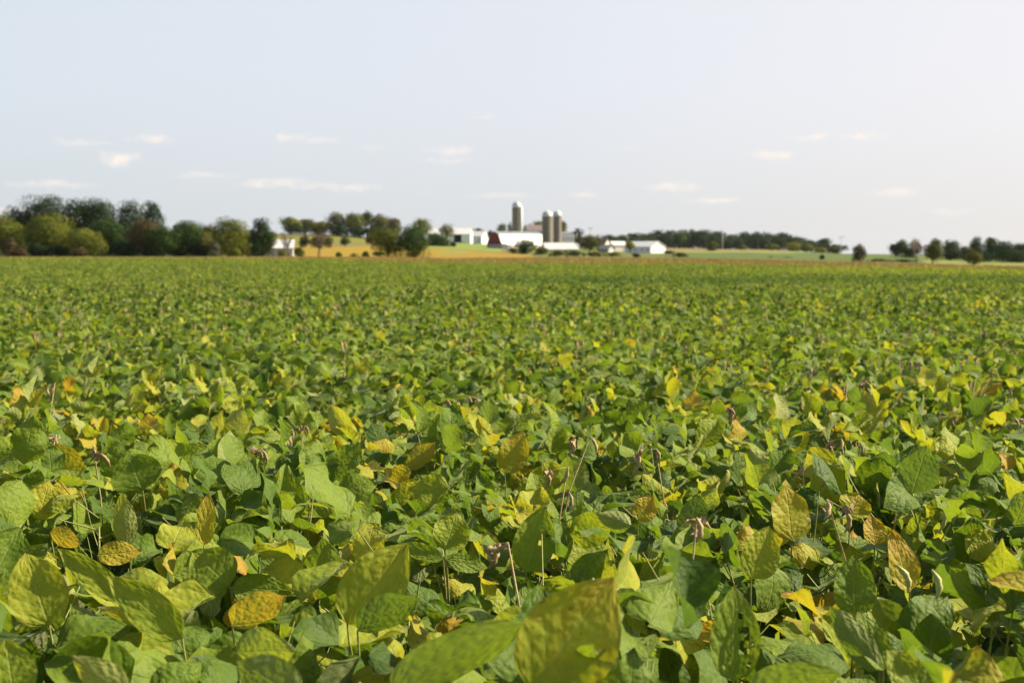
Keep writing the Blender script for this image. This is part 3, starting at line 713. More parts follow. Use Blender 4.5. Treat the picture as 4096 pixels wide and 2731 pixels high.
# x0, x1, ytop, ybase, D, material, label, group, extra
TREES = [
 (85, 290, 776, 1020, 350, 'dark', 'tallest dark oak at the left, its crown highest above the treeline', LT, {'squash': .65, 'trunk': .05}),
 (240, 365, 789, 1020, 352, 'dark', 'narrow dark tree with a browned top between two taller dark oaks', LT, {'squash': .65, 'trunk': .05}),
 (318, 480, 785, 1020, 345, 'dark', 'broad dark tree with an upright feathery crown', LT, {'squash': .65, 'trunk': .05}),
 (462, 590, 799, 1020, 348, 'dark', 'dark round-topped tree just right of the gap in the left treeline', LT, {'squash': .65, 'trunk': .05}),
 (555, 668, 800, 1020, 356, 'dark', 'dark open-crowned tree that ends the tall group on the left', LT, {'squash': .65, 'trunk': .05}),
 (5, 140, 822, 1020, 350, 'dark', 'dark tree peeking over the yellow-green ones at the left edge', LT, {}),
 (90, 285, 840, 1031, 306, 'lime', 'big bushy yellow-green tree in front of the tallest oak', LT, {'trunk': .06}),
 (-120, 95, 858, 1031, 308, 'lime', 'yellow-green tree cut by the left edge of the view', LT, {'trunk': .06}),
 (228, 430, 908, 1029, 298, 'lime', 'low spreading yellow-green tree right of the big bushy one', LT, {'trunk': .05}),
 (330, 520, 872, 1028, 322, 'green', 'mid-green tree with drooping limbs behind the low spreading one', LT, {'trunk': .05}),
 (505, 655, 862, 1027, 304, 'brown', 'brown-tinged tree below the dark round-topped one', LT, {'trunk': .12}),
 (575, 735, 905, 1027, 299, 'green', 'deep green bushy tree beside the brown-tinged one', LT, {'trunk': .04}),
 (665, 820, 880, 1027, 303, 'green', 'deep green tree with a stepped top at the middle of the left treeline', LT, {'trunk': .04}),
 (770, 870, 884, 1026, 330, 'olive', 'small olive tree left of the big round one', LT, {}),
 (838, 990, 862, 1026, 302, 'lime', 'big round light-green tree standing alone like a dome', LT, {'trunk': .08, 'squash': .7}),
 (1000, 1090, 868, 1027, 312, 'dark', 'dark tree with a gap in its crown hiding the low shed', LT, {'fill': .8}),
 (1040, 1108, 908, 1027, 300, 'green', 'bright green tree touching the white shed roof', LT, {'fill': .9}),
 (1482, 1622, 908, 1039, 252, 'lime', 'yellow-green thin tree of the middle pair, open below', 'pair of trees at the middle of the field edge', {'trunk': .13}),
 (1585, 1722, 893, 1041, 250, 'green', 'dark green dense tree of the middle pair', 'pair of trees at the middle of the field edge', {'trunk': .03}),
 (-40, 120, 905, 1025, 330, 'dark', 'dark filling tree behind the yellow-green one cut by the left edge', LT, {'trunk': .03}),
 (390, 560, 905, 1026, 326, 'dark', 'dark filling tree between the low spreading one and the brown-tinged one', LT, {'trunk': .03}),
 (730, 880, 912, 1026, 325, 'olive', 'olive filling tree behind the stepped green one', LT, {'trunk': .03}),
 (930, 1060, 915, 1026, 328, 'dark', 'dark filling tree between the dome-shaped one and the shed', LT, {'trunk': .03}),
 (180, 330, 900, 1026, 330, 'dark', 'dark filling tree behind the big bushy yellow-green one', LT, {'trunk': .03}),
 # ridge
 (1118, 1212, 866, 930, 700, 'lime', 'light green tree at the left end of the ridge row', RT, {'trunk': .03}),
 (1178, 1272, 874, 930, 705, 'olive', 'low olive tree on the ridge above the shed', RT, {'trunk': .03}),
 (1232, 1332, 884, 932, 702, 'lime', 'low light-green tree on the ridge behind the bare tree', RT, {'trunk': .03}),
 (1298, 1395, 845, 945, 690, 'olive', 'grey-leaved tree beginning the tall ridge group', RT, {'fill': .8}),
 (1370, 1462, 848, 946, 688, 'lime', 'rounded yellow-green tree in the tall ridge group', RT, {'trunk': .03}),
 (1440, 1492, 840, 946, 694, 'green', 'slender mushroom-topped tree, tallest of the ridge', RT, {'trunk': .35}),
 (1475, 1562, 853, 948, 686, 'olive', 'wide olive tree right of the mushroom-topped one', RT, {'trunk': .03}),
 (1535, 1612, 868, 952, 690, 'olive', 'olive tree ending the ridge group behind the middle pair', RT, {'trunk': .03}),
 (1320, 1400, 900, 947, 676, 'dark', 'dark undergrowth tree at the foot of the ridge group', RT, {'trunk': .03}),
 (1390, 1470, 905, 948, 675, 'dark', 'second dark undergrowth tree at the foot of the ridge group', RT, {'trunk': .03}),
 (1455, 1520, 905, 950, 674, 'dark', 'third dark undergrowth tree at the foot of the ridge group', RT, {'trunk': .03}),
 (1640, 1732, 868, 970, 640, 'lime', 'airy yellow-green tree left of the white machine shed', None, {'trunk': .25, 'fill': .7}),
 (1752, 1822, 891, 972, 640, 'lime', 'airy tree growing right in front of the white machine shed', None, {'trunk': .3, 'fill': .6}),
 (1985, 2030, 890, 945, 800, 'grey', 'thin grey tree behind the barn roof, left of the lone silo', None, {'fill': .6}),
 (2028, 2052, 886, 945, 810, 'grey', 'narrow grey tree touching the lone silo', None, {'fill': .5}),
 (2128, 2185, 880, 950, 830, 'lime', 'yellow-green tree rising behind the farmhouse roof', None, {}),
 (2225, 2272, 878, 950, 820, 'lime', 'yellow-green tree showing right of the twin silos', None, {}),
 (2282, 2332, 912, 985, 690, 'dark', 'dark blue-green tree at the right end of the grey barn', None, {'fill': .9}),
 (2302, 2412, 938, 1012, 540, 'olive', 'round olive tree in front of the low sheds', None, {'trunk': .06}),
 (2498, 2542, 962, 1014, 545, 'gold', 'small golden tree at the corner of the white gabled shed', None, {'trunk': .3}),
 (1890, 1935, 912, 950, 760, 'dark', 'low dark tree peeping over the roof of the white shed annex', None, {}),
 (1948, 1975, 918, 960, 690, 'dark', 'dark tree top just behind the red barn gable', None, {}),
 # right end
 (3552, 3612, 972, 1026, 480, 'dark', 'low dark tree at the open horizon, leftmost of the right group', RR_, {'trunk': .03}),
 (3580, 3632, 956, 1028, 476, 'green', 'upright green tree second in the right group', RR_, {'trunk': .06}),
 (3632, 3690, 952, 1034, 470, 'brown', 'brownish tree third in the right group', RR_, {'trunk': .1}),
 (3688, 3772, 962, 1058, 290, 'olive', 'dark-trunked olive tree standing forward at the field edge on the right', RR_, {'trunk': .14}),
 (3718, 3766, 950, 1040, 440, 'green', 'pointed green tree behind the forward olive one', RR_, {'trunk': .03}),
 (3768, 3842, 955, 1044, 430, 'green', 'green tree right of the forward olive one', RR_, {'trunk': .03}),
 (3835, 3890, 982, 1046, 425, 'olive', 'low olive tree in the dip of the right group', RR_, {'trunk': .03}),
 (3872, 3932, 942, 1050, 440, 'dark', 'tall dark tree over the low bush at the right', RR_, {'trunk': .03}),
 (3925, 3995, 946, 1052, 420, 'green', 'mid-green tree in the right corner group', RR_, {'trunk': .03}),
 (3970, 4060, 962, 1054, 415, 'green', 'lower green tree in the right corner group', RR_, {'trunk': .03}),
 (4035, 4130, 968, 1056, 418, 'dark', 'dark tree cut by the right edge of the view', RR_, {'trunk': .03}),
 (4120, 4230, 960, 1056, 430, 'green', 'green tree past the right edge of the view', RR_, {'trunk': .03}),
 (3610, 3665, 990, 1036, 462, 'dark', 'low dark thicket between the upright green and the brownish tree', RR_, {'trunk': .02}),
 (3755, 3850, 995, 1044, 425, 'dark', 'low dark thicket below the pointed green tree', RR_, {'trunk': .02}),
 (3840, 3960, 1000, 1050, 410, 'dark', 'low dark thicket under the tall dark tree at right', RR_, {'trunk': .02}),
 (3940, 4140, 996, 1056, 402, 'dark', 'long dark thicket along the right corner group', RR_, {'trunk': .02}),
 (1130, 1225, 898, 936, 690, 'dark', 'dark hedge tree at the left foot of the ridge row', RT, {'trunk': .02}),
 (1210, 1325, 902, 940, 692, 'olive', 'olive hedge tree at the foot of the ridge row', RT, {'trunk': .02}),
 (-260, -110, 850, 1030, 320, 'green', 'green tree past the left edge of the view', LT, {}),
]
for x0, x1, yt, yb, D, mt, lab, grp, kw in TREES:
    tree('tree', x0, x1, yt, yb, D, mt, lab, 'tree', grp, **kw)

# the far wood: crowns side by side, alike from here
gw = np.random.default_rng(77)
line_x = [2330, 2430, 2520, 2610, 2700, 2790, 2880, 2960, 3040, 3120, 3200, 3290, 3370]
line_y = [958, 944, 938, 926, 918, 914, 928, 930, 926, 934, 946, 958, 980]
xw = 2345.0; nwood = 0
while xw < 3345:
    w = gw.uniform(46, 84)
    yt = np.interp(xw + w / 2, line_x, line_y) + gw.uniform(-8, 7)
    D = gw.uniform(960, 1050)
    tree('tree', xw - 8, xw + w + 8, yt, np.interp(xw, [2345, 3345], [992, 1008]), D, 'dark' if gw.random() < .62 else 'green', 'dark round-crowned tree packed into the far wood on the right', 'tree', FW, trunk=.08, seed=int(xw))
    tree('tree', xw - 20, xw + w * .8, yt + gw.uniform(14, 26), np.interp(xw, [2345, 3345], [994, 1010]), D - 60, 'green' if gw.random() < .5 else 'dark', 'lower tree along the front of the far wood on the right', 'tree', 'front row of the far wood', trunk=.04, seed=int(xw) + 5)
    xw += w * .78
SHRUBS = [
 (95, 200, 968, 1034, 300, 'dark', 'dark undergrowth bush below the big bushy yellow-green tree'),
 (185, 300, 975, 1034, 301, 'dark', 'dark undergrowth bush left of the reddish-brown shrub'),
 (340, 455, 972, 1033, 301, 'dark', 'dark undergrowth bush right of the reddish-brown shrub'),
 (440, 560, 965, 1033, 303, 'dark', 'dark undergrowth bush left of the brown-tinged tree'),
 (545, 660, 975, 1032, 302, 'dark', 'dark undergrowth bush at the foot of the brown-tinged tree'),
 (650, 765, 970, 1032, 303, 'green', 'green undergrowth bush below the stepped green tree'),
 (750, 850, 972, 1032, 304, 'dark', 'dark undergrowth bush left of the willowy grey-green shrub'),
 (870, 1000, 975, 1032, 305, 'dark', 'dark undergrowth bush at the foot of the dome-shaped tree'),
 (985, 1090, 968, 1032, 306, 'dark', 'dark undergrowth bush hiding the left end of the low shed'),
 (5, 70, 948, 1033, 290, 'brown', 'tall brown-grey shrub at the left end of the field edge'),
 (50, 110, 985, 1033, 289, 'brown', 'low brown shrub at the foot of the left trees'),
 (285, 352, 988, 1032, 289, 'brown', 'reddish-brown shrub under the low spreading tree'),
 (835, 885, 962, 1028, 292, 'grey', 'grey-green willowy shrub left of the dome-shaped tree'),
 (918, 966, 990, 1028, 290, 'lime', 'small bright shrub at the foot of the dome-shaped tree'),
 (1108, 1148, 1000, 1028, 290, 'lime', 'light green shrub below the low shed wall'),
 (1172, 1218, 988, 1030, 292, 'green', 'round dark green shrub at the right of the low shed'),
 (1195, 1240, 940, 985, 470, 'dark', 'dark shrub at the left of the hedgerow on the slope'),
 (1232, 1300, 946, 986, 466, 'brown', 'brownish shrub in the hedgerow behind the bare tree'),
 (1290, 1335, 944, 986, 468, 'olive', 'olive shrub ending the hedgerow on the slope'),
 (1358, 1402, 948, 980, 490, 'green', 'shrub alone on the upper slope'),
 (1462, 1508, 928, 980, 480, 'olive', 'olive shrub tree left of the middle pair on the slope'),
 (1340, 1370, 1006, 1034, 262, 'green', 'small green bush at the bottom of the yellow slope'),
 (1395, 1440, 1012, 1034, 262, 'gold', 'pale straw-coloured bush at the bottom of the yellow slope'),
 (1446, 1478, 1002, 1036, 258, 'green', 'upright green bush left of the middle pair'),
 (1486, 1540, 1004, 1026, 300, 'green', 'bush at the foot of the thin yellow-green tree'),
 (1700, 1775, 930, 992, 600, 'dark', 'dark bush left below the white machine shed'),
 (1740, 1805, 945, 992, 598, 'green', 'green bush in front of the white machine shed'),
 (1798, 1826, 966, 991, 596, 'dark', 'small ball-shaped dark bush by the shed door'),
 (2062, 2148, 956, 1017, 380, 'green', 'large round dark green bush in front of the white barn wall'),
 (2030, 2075, 990, 1014, 400, 'olive', 'low brush at the foot of the barn wall'),
 (2135, 2200, 985, 1020, 350, 'olive', 'olive brush between the round bush and the low white roof'),
 (2195, 2270, 1002, 1026, 312, 'olive', 'low hedge bush under the low white roof'),
 (2262, 2340, 1003, 1026, 310, 'green', 'green hedge bush right of the low hedge under the white roof'),
 (2335, 2420, 1006, 1027, 308, 'olive', 'hedge bush in front of the round olive tree'),
 (2415, 2485, 1008, 1028, 305, 'olive', 'hedge bush in front of the small grey shed'),
 (2528, 2562, 1013, 1031, 290, 'dark', 'small dark bush below the white gabled shed'),
 (2655, 2700, 1002, 1020, 420, 'brown', 'brown brush right of the white gabled shed'),
 (2690, 2752, 1010, 1029, 300, 'brown', 'low brown brush running down to the crop'),
 (2822, 2876, 964, 1008, 690, 'olive', 'round olive bush on the green field'),
 (2955, 2990, 978, 1006, 840, 'lime', 'light green shrub left of the pair in front of the far wood'),
 (3060, 3120, 972, 1004, 850, 'lime', 'light green shrub in the middle front of the far wood'),
 (3140, 3210, 968, 1008, 800, 'gold', 'yellow-green shrub in front of the far wood'),
 (3195, 3262, 972, 1010, 800, 'lime', 'second yellow-green shrub right of the yellow-green one'),
 (3252, 3310, 988, 1012, 790, 'gold', 'small yellow shrub near the end of the far wood'),
 (3306, 3368, 982, 1018, 700, 'olive', 'olive shrub by the pole at the end of the far wood'),
 (3055, 3120, 1026, 1038, 330, 'olive', 'low strip of brush at the edge of the green field'),
 (3110, 3185, 1028, 1039, 328, 'olive', 'second low strip of brush, right of the first'),
 (3278, 3298, 1018, 1042, 330, 'dark', 'tiny upright bush at the edge of the green field'),
 (3408, 3466, 973, 1048, 285, 'brown', 'dark egg-shaped cedar bush alone at the field edge'),
 (3470, 3560, 1035, 1050, 300, 'olive', 'low brush right of the egg-shaped bush'),
 (3560, 3660, 1036, 1054, 300, 'green', 'low brush below the right group of trees'),
 (3858, 3930, 1002, 1064, 270, 'olive', 'round bush standing forward at the right'),
]
for x0, x1, yt, yb, D, mt, lab in SHRUBS:
    tree('shrub', x0, x1, yt, yb, D, mt, lab, 'shrub', None, trunk=.01, squash=.6)

def bare_tree(px, ytop, ybase, D, label, mat, spread, seed, leafy=0.0):
    g = np.random.default_rng(seed); Pb = pos(px, ybase, D); z0 = min(float(ground_z(Pb[0], Pb[1])), Pb[2])
    H = pos(px, ytop, D)[2] - z0; W = spread / F * D
    root = empty('bare_tree', (Pb[0], Pb[1], z0), label, 'tree')
    tb = MB(); br = MB(); ends = []
    for k in range(4):
        a = g.uniform(0, 6.28); e = np.array([math.cos(a) * W * .25, math.sin(a) * W * .2, H * g.uniform(.45, .6)])
        tb.tube([(0, 0, -.1), e * .4 + g.normal(0, .03 * H, 3) * [1, 1, 0], e], [H * .018, H * .014, H * .008], 6)
        for j in range(6):
            a = g.uniform(0, 6.28); f = e + np.array([math.cos(a) * W * g.uniform(.1, .35), math.sin(a) * W * .25, H * g.uniform(.12, .42)])
            f[2] = min(f[2], H); br.tube([e * g.uniform(.7, 1), (e + f) / 2 + g.normal(0, .02 * H, 3), f], [H * .008, H * .006, H * .003], 5); ends.append(f)
            for _ in range(3):
                h2 = f + g.normal(0, .08 * H, 3); br.tube([(e + f) / 2, (f + h2) / 2, h2], [H * .004, H * .003, H * .002], 4)
    tb.obj('trunk', mat, root, True); br.obj('branches', mat, root, True)
    if leafy:
        N = int(700 * leafy); ends = np.array(ends); C = ends[g.integers(len(ends), size=N)] + g.normal(0, .09 * H, (N, 3))
        s = .2; a = g.normal(0, 1, (N, 3)) * s * .6; b = g.normal(0, 1, (N, 3)) * s * .5
        cm = MB(); cm.add(np.stack([C - a, C - b, C + a, C + b], 1).reshape(-1, 3), np.arange(4 * N).reshape(-1, 4), np.repeat(g.uniform(0, 1, N), 4)); cm.obj('crown', TM['brown'], root)
bare_tree(1272, 925, 1032, 285, 'nearly bare forked tree on the yellow slope right of the shed', M_BARK, 90, 5, .22)
bare_tree(1150, 930, 1026, 296, 'thin leafless tree standing before the low shed wall', M_BARK, 50, 6)
bare_tree(3668, 962, 1052, 292, 'dead pale tree at the right field edge', M_PALEBARK, 60, 8)

# ------------------------------------------------------------------ farm buildings
M_WROOF = plain_material('white_metal_roof', (.52, .52, .53), (.62, .61, .60), .45, .8, .5, bump=.03, wave=('X', .7))
M_WWALL = plain_material('white_metal_siding', (.70, .70, .71), (.80, .79, .78), .5, .8, .4, bump=.02, wave=('X', 1.2))
M_GREYWALL = plain_material('weathered_siding', (.36, .36, .38), (.48, .47, .48), .8, 1.2, bump=.02, wave=('X', 1.5))
M_GREYROOF = plain_material('grey_metal_roof', (.19, .195, .21), (.25, .25, .26), .45, .8, .5, bump=.03, wave=('X', .7))
M_RED = plain_material('red_barn_boards', (.17, .022, .018), (.24, .035, .028), .75, 1.5, bump=.03, wave=('Y', 1.6))
M_STONE = plain_material('stone_base', (.30, .28, .26), (.45, .42, .38), .9, 2.5, bump=.05)
M_BEIGE = plain_material('cream_wall', (.58, .50, .42), (.68, .61, .53), .7, 1.2)
M_DARKROOF = plain_material('purple_grey_shingles', (.11, .085, .09), (.18, .145, .15), .85, 2.5, bump=.02)
M_BLUEWALL = plain_material('pale_blue_siding', (.36, .42, .46), (.46, .51, .54), .7, 1.5)
M_CONC = plain_material('silo_staves', (.145, .124, .104), (.22, .187, .157), .85, 1.6, .2, bump=.03, stretch=(1, 1, .35))
M_DOME = plain_material('silo_dome_metal', (.46, .47, .48), (.56, .56, .56), .35, 1.5, .5, metal=.25)
M_WHITEP = plain_material('white_chute_paint', (.74, .72, .70), (.82, .80, .78), .5, 1.5)
M_GLASS = plain_material('window_glass', (.05, .06, .07), (.09, .10, .12), .12, 2, .6)
M_BLACK = plain_material('doorway_shade', (.010, .010, .011), (.018, .018, .020), .9, 2, .02)  # flat near-black panels painted as the shade inside open doorways
M_TRIM = plain_material('window_trim', (.52, .52, .53), (.62, .62, .62), .6, 4)
M_POLE = plain_material('pole_wood', (.17, .14, .12), (.26, .23, .20), .9, 4)
M_POLEW = plain_material('pale_pole', (.42, .42, .43), (.56, .56, .56), .7, 4)
M_STEEL = plain_material('steel_hoops', (.22, .20, .19), (.32, .30, .28), .5, 4, metal=.5)

def slab(mb, prof, x0, x1, th=.14):
    """roof sheet: an open (y, z) line thickened downwards"""
    pr = list(prof) + [(y, z - th) for y, z in reversed(prof)]
    n = len(prof)
    for i in range(n - 1):
        a, b = prof[i], prof[i + 1]
        v = []
        for x in (x0, x1):
            v += [(x, a[0], a[1]), (x, b[0], b[1]), (x, b[0], b[1] - th), (x, a[0], a[1] - th)]
        mb.add(v, [(0, 1, 5, 4), (3, 7, 6, 2), (0, 4, 7, 3), (1, 2, 6, 5), (0, 3, 2, 1), (4, 5, 6, 7)])

def building(name, label, cat, base, yaw, L, W, eave, ridge, wall, roof, knee=None, over=.35, doors=(), windows=(), band=None, gable_mat=None, sink=1.2, chimney=False):
    """local x runs along the ridge, local -y is the long side toward the camera; z from the ground line"""
    r = empty(name, base, label, cat, None, yaw)
    half = W / 2
    prof = [(-half, -sink), (half, -sink), (half, eave)] + ([(half * knee[0], knee[1])] if knee else []) + [(0, ridge)] + ([(-half * knee[0], knee[1])] if knee else []) + [(-half, eave)]
    wb = MB()
    if gable_mat:   # long walls of one material, boarded gables of another
        wb.prism([(-half, -sink), (half, -sink), (half, eave), (-half, eave)], -L / 2, L / 2); wb.obj('wall', wall, r)
        up = [p for p in prof if p[1] >= eave - 1e-6]
        for s in (-1, 1):
            gb = MB(); gb.prism([(y, z + (0.01 if abs(z - eave) < 1e-6 else 0)) for y, z in up], s * L / 2 - .12 + s * .06, s * L / 2 + .12 - s * .06 + s * .05); gb.obj('gable', gable_mat, r)
    else:
        wb.prism(prof, -L / 2, L / 2); wb.obj('wall', wall, r)
    rb = MB(); sl = (ridge - (knee[1] if knee else eave)) / (half * (1 - (knee[0] if knee else 0)) + 1e-6)
    e_sl = (knee[1] - eave) / (half * (1 - knee[0])) if knee else sl
    line = [(-half - over, eave - over * e_sl + .18)] + ([(-half * knee[0], knee[1] + .18)] if knee else []) + [(0, ridge + .18)] + ([(half * knee[0], knee[1] + .18)] if knee else []) + [(half + over, eave - over * e_sl + .18)]
    if knee:
        ub = MB(); slab(ub, [(-half * knee[0], knee[1] + .18), (0, ridge + .18), (half * knee[0], knee[1] + .18)], -L / 2 - over, L / 2 + over)
        slab(rb, line[:2], -L / 2 - over, L / 2 + over); slab(rb, line[-2:], -L / 2 - over, L / 2 + over)
        ub.obj('upper_roof', M_GREYROOF, r)
    else: slab(rb, line, -L / 2 - over, L / 2 + over)
    ro = rb.obj('roof', roof, r)
    if chimney:
        cb = MB(); cb.box((-L * .28, -.35, ridge - .4), (-L * .28 + .7, .35, ridge + 1.2)); cb.obj('chimney', M_STONE, ro)
    def panel(side, a, b, z0, z1, d0, d1):
        if side == 'front': return (a, -half - d1, z0), (b, -half - d0, z1)
        if side == 'back': return (a, half + d0, z0), (b, half + d1, z1)
        if side == 'left': return (-L / 2 - d1, a, z0), (-L / 2 - d0, b, z1)
        return (L / 2 + d0, a, z0), (L / 2 + d1, b, z1)
    for side, a, b, z0, z1, mt in doors:
        db = MB(); db.box(*panel(side, a, b, z0, z1, -.02, .06)); db.obj('door', mt, r)
    for side, a, b, z0, z1 in windows:
        fb = MB(); fb.box(*panel(side, a, b, z0, z1, -.02, .05)); f = fb.obj('window', M_TRIM, r)
        pb = MB(); pb.box(*panel(side, a + .12, b - .12, z0 + .12, z1 - .12, .02, .07)); pb.obj('pane', M_GLASS, f)
    if band:
        bb = MB(); h, mt = band; bb.box((-L / 2 - .08, -half - .08, -sink), (L / 2 + .08, half + .08, h)); bb.obj('stone_base', mt, r)
    return r

mpp = lambda D: D / F
# low grey shed with a white roof at the left trees
b = pos(1085, 1024, 330); building('shed', 'low grey shed with a white roof half hidden by the left trees', 'shed', (b[0], b[1], b[2]), R(6), 10.2, 5.6, 1.9, 3.7, M_GREYWALL, M_WROOF, windows=[('front', 1.6, 2.5, .7, 1.5)])
# white machine shed and its annex
b = pos(1802, 967, 706); building('machine_shed', 'long white machine shed with a black open doorway', 'shed', (b[0], b[1], b[2]), R(-6), 21.5, 11, 3.7, 6.6, M_WWALL, M_WROOF,
         doors=[('front', 2.6, 6.3, -.3, 3.35, M_BLACK)])
b = pos(1912, 968, 722); building('shed', 'pale ribbed shed annex between the machine shed and the red barn', 'shed', (b[0], b[1], b[2]), R(-24), 8.6, 9.5, 2.9, 5.4, M_WWALL, M_WROOF, doors=[('front', 2.4, 3.2, -.3, 2.0, M_GREYROOF)])
# red gambrel barn
b = pos(2066, 997, 607); building('barn', 'big gambrel barn with a red gable, stone base and white roof', 'barn', (b[0], b[1] + 2, b[2]), R(38), 23.6, 10.6, 2.1, 7.45, M_BEIGE, M_WROOF, knee=(.60, 6.1), gable_mat=M_RED, over=.25,
         windows=[('front', -8.2 + 3.1 * k, -7.2 + 3.1 * k, .6, 1.6) for k in range(5)] + [('left', -.6, .6, 4.6, 5.7)], band=(.35, M_STONE))
r = bpy.data.objects['barn']
sb = MB(); sb.box((-11.8 - .13, -5.34, -1.2), (-11.8 + .05, 5.34, 2.08)); sb.obj('gable_base', M_STONE, r)
# grey gambrel wing right of the twin silos
b = pos(2252, 972, 690); building('barn', 'light grey barn wing showing right of the twin silos', 'barn', (b[0], b[1], b[2]), R(4), 10.5, 8, 2.6, 5.3, M_WWALL, M_GREYROOF, knee=(.62, 4.5))
# farmhouse
b = pos(2140, 962, 770); building('farmhouse', 'farmhouse with a dark purple-grey roof behind the barn', 'house', (b[0], b[1], b[2]), R(22), 11.5, 8, 5.4, 8.3, M_BLUEWALL, M_DARKROOF, chimney=True, windows=[('front', -3.5 + 3 * k, -2.5 + 3 * k, 3.4, 4.8) for k in range(3)] + [('left', -.5, .5, 5.2, 6.4)])
# low open-fronted shed
b = pos(2243, 1012, 560); building('shed', 'low shed with a broad white roof in front of the twin silos', 'shed', (b[0], b[1], b[2]), R(2), 12.6, 8.4, 1.55, 3.9, M_GREYWALL, M_WROOF, over=.55, doors=[('front', -5.2, -1.2, -.3, 1.1, M_BLACK), ('front', .2, 4.8, -.3, 1.1, M_BLACK)])
# sheds at right
b = pos(2427, 1014, 545); building('shed', 'small grey lean shed with a pale door beside the round olive tree', 'shed', (b[0], b[1], b[2]), R(-40), 4.6, 4.2, 1.7, 3.2, M_GREYWALL, M_GREYROOF, doors=[('right', -.7, .8, -.2, 1.5, M_BEIGE)])
b = pos(2413, 992, 620); building('shed', 'small shed with a brown-red roof above the grey lean shed', 'shed', (b[0], b[1], b[2]), R(-35), 4.4, 4.4, 2.0, 4.0, M_BEIGE, M_DARKROOF, windows=[('front', -.5, .5, .7, 1.6)])
b = pos(2468, 1001, 640); building('shed', 'white-roofed cream shed behind the golden tree', 'shed', (b[0], b[1], b[2]), R(28), 7.6, 6.0, 2.3, 3.9, M_BEIGE, M_WROOF, doors=[('front', 1.0, 2.2, -.2, 1.9, M_GREYWALL)])
b = pos(2580, 1014, 566); building('shed', 'bright white gabled shed with small windows, rightmost of the farm', 'shed', (b[0], b[1], b[2]), R(-44), 13.4, 9.6, 2.7, 4.75, M_WWALL, M_WROOF,
         windows=[('right', -2.9 + 2.4 * k, -2.0 + 2.4 * k, 1.1, 1.9) for k in range(3)] + [('front', -4.5 + 3.1 * k, -3.5 + 3.1 * k, 1.1, 1.9) for k in range(4)])

def silo(label, px, D, dia, ytop, ybody, ybase, chute_az, group=None):
    b = pos(px, ybase, D); rad = dia / 2
    hb = pos(px, ybody, D)[2] - b[2]; ht = pos(px, ytop, D)[2] - b[2]
    r = empty('silo', (b[0], b[1], b[2]), label, 'silo', group)
    mb = MB(); mb.lathe([(rad, -2.0), (rad, hb)], 32); mb.obj('body', M_CONC, r, True)
    hp = MB()
    for k in range(int(hb / .9)):
        z = .5 + k * .9; hp.lathe([(rad, z), (rad + .035, z + .02), (rad + .035, z + .06), (rad, z + .08)], 32)
    hp.obj('hoops', M_STEEL, r, True)
    dm = MB(); dh = ht - hb; n = 10
    dm.lathe([(rad + .03, hb - .22), (rad + .10, hb - .2), (rad + .10, hb)] + [((rad + .10) * math.cos(k / n * math.pi / 2) + .001, hb + dh * math.sin(k / n * math.pi / 2)) for k in range(1, n + 1)], 32)
    d = dm.obj('dome', M_DOME, r, True)
    cp = MB(); cp.lathe([(.35, ht - .08), (.35, ht + .25), (.02, ht + .4)], 12); cp.obj('vent_cap', M_DOME, d, True)
    cx, cy = math.cos(chute_az) * (rad + .25), math.sin(chute_az) * (rad + .25)
    ch = MB(); ch.tube([(cx, cy, -1.5), (cx, cy, hb * .5), (cx, cy, hb + .1)], .52, 14); ch.obj('chute', M_WHITEP, r, True)
    return r
SG = 'farm silos'
silo('lone silo left of the pair with a tall brown body and white dome', 2067, 715, 4.75, 806, 829, 978, R(-28), SG)
silo('nearer silo of the twin pair, brown with a silvery dome', 2189, 600, 4.45, 843, 865, 980, R(75), SG)
silo('farther right silo of the twin pair', 2229, 625, 3.75, 843, 863, 972, R(200), SG)

def pole(name, px, ytop, ybase, D, label, arm=None, mat=None, rad=.15, lamp=False):
    b = pos(px, ybase, D); z0 = min(b[2], float(ground_z(b[0], b[1]))); H = pos(px, ytop, D)[2] - z0
    r = empty(name, (b[0], b[1], z0), label, 'pole')
    mb = MB(); mb.tube([(0, 0, -.5), (0, 0, H * .5), (0, 0, H)], [rad, rad * .85, rad * .7], 10); mb.obj('pole_shaft', mat or M_POLE, r, True)
    if arm:
        ab = MB(); ab.box((-arm / 2, -.08, H - .75), (arm / 2, .08, H - .53)); a = ab.obj('crossarm', mat or M_POLE, r)
        for k in (-.45, 0, .45):
            ib = MB(); ib.lathe([(.001, H - .53), (.09, H - .5), (.06, H - .4), (.09, H - .32), (.001, H - .25)], 8); i = ib.obj('insulator', M_POLEW, a, True); i.location.x = k * arm
    if lamp:
        lb = MB(); lb.tube([(-.5, 0, H), (0, 0, H + .55), (.9, 0, H + .5)], [.09, .1, .08], 8); lb.box((.75, -.28, H + .32), (1.7, .28, H + .62)); lb.box((-1.2, -.25, H - .1), (-.4, .25, H + .3)); lb.obj('lamp_head', M_POLEW, r)
    return r
pole('utility_pole', 2361, 908, 985, 700, 'dark utility pole with a crossarm right of the grey barn', 2.4, rad=.14)
pole('utility_pole', 2890, 930, 1008, 760, 'pale thin pole standing before the far wood', 1.6, M_POLEW, .17)
pole('utility_pole', 2510, 944, 1000, 700, 'faint pole behind the white-roofed cream shed', 1.6, M_POLEW, .12)
pole('light_pole', 3364, 952, 1018, 690, 'tall light pole with two heads at the open horizon', None, M_POLEW, .16, True)
pole('utility_pole', 2308, 928, 985, 640, 'short pale pole before the dark blue-green tree', None, M_POLEW, .16)

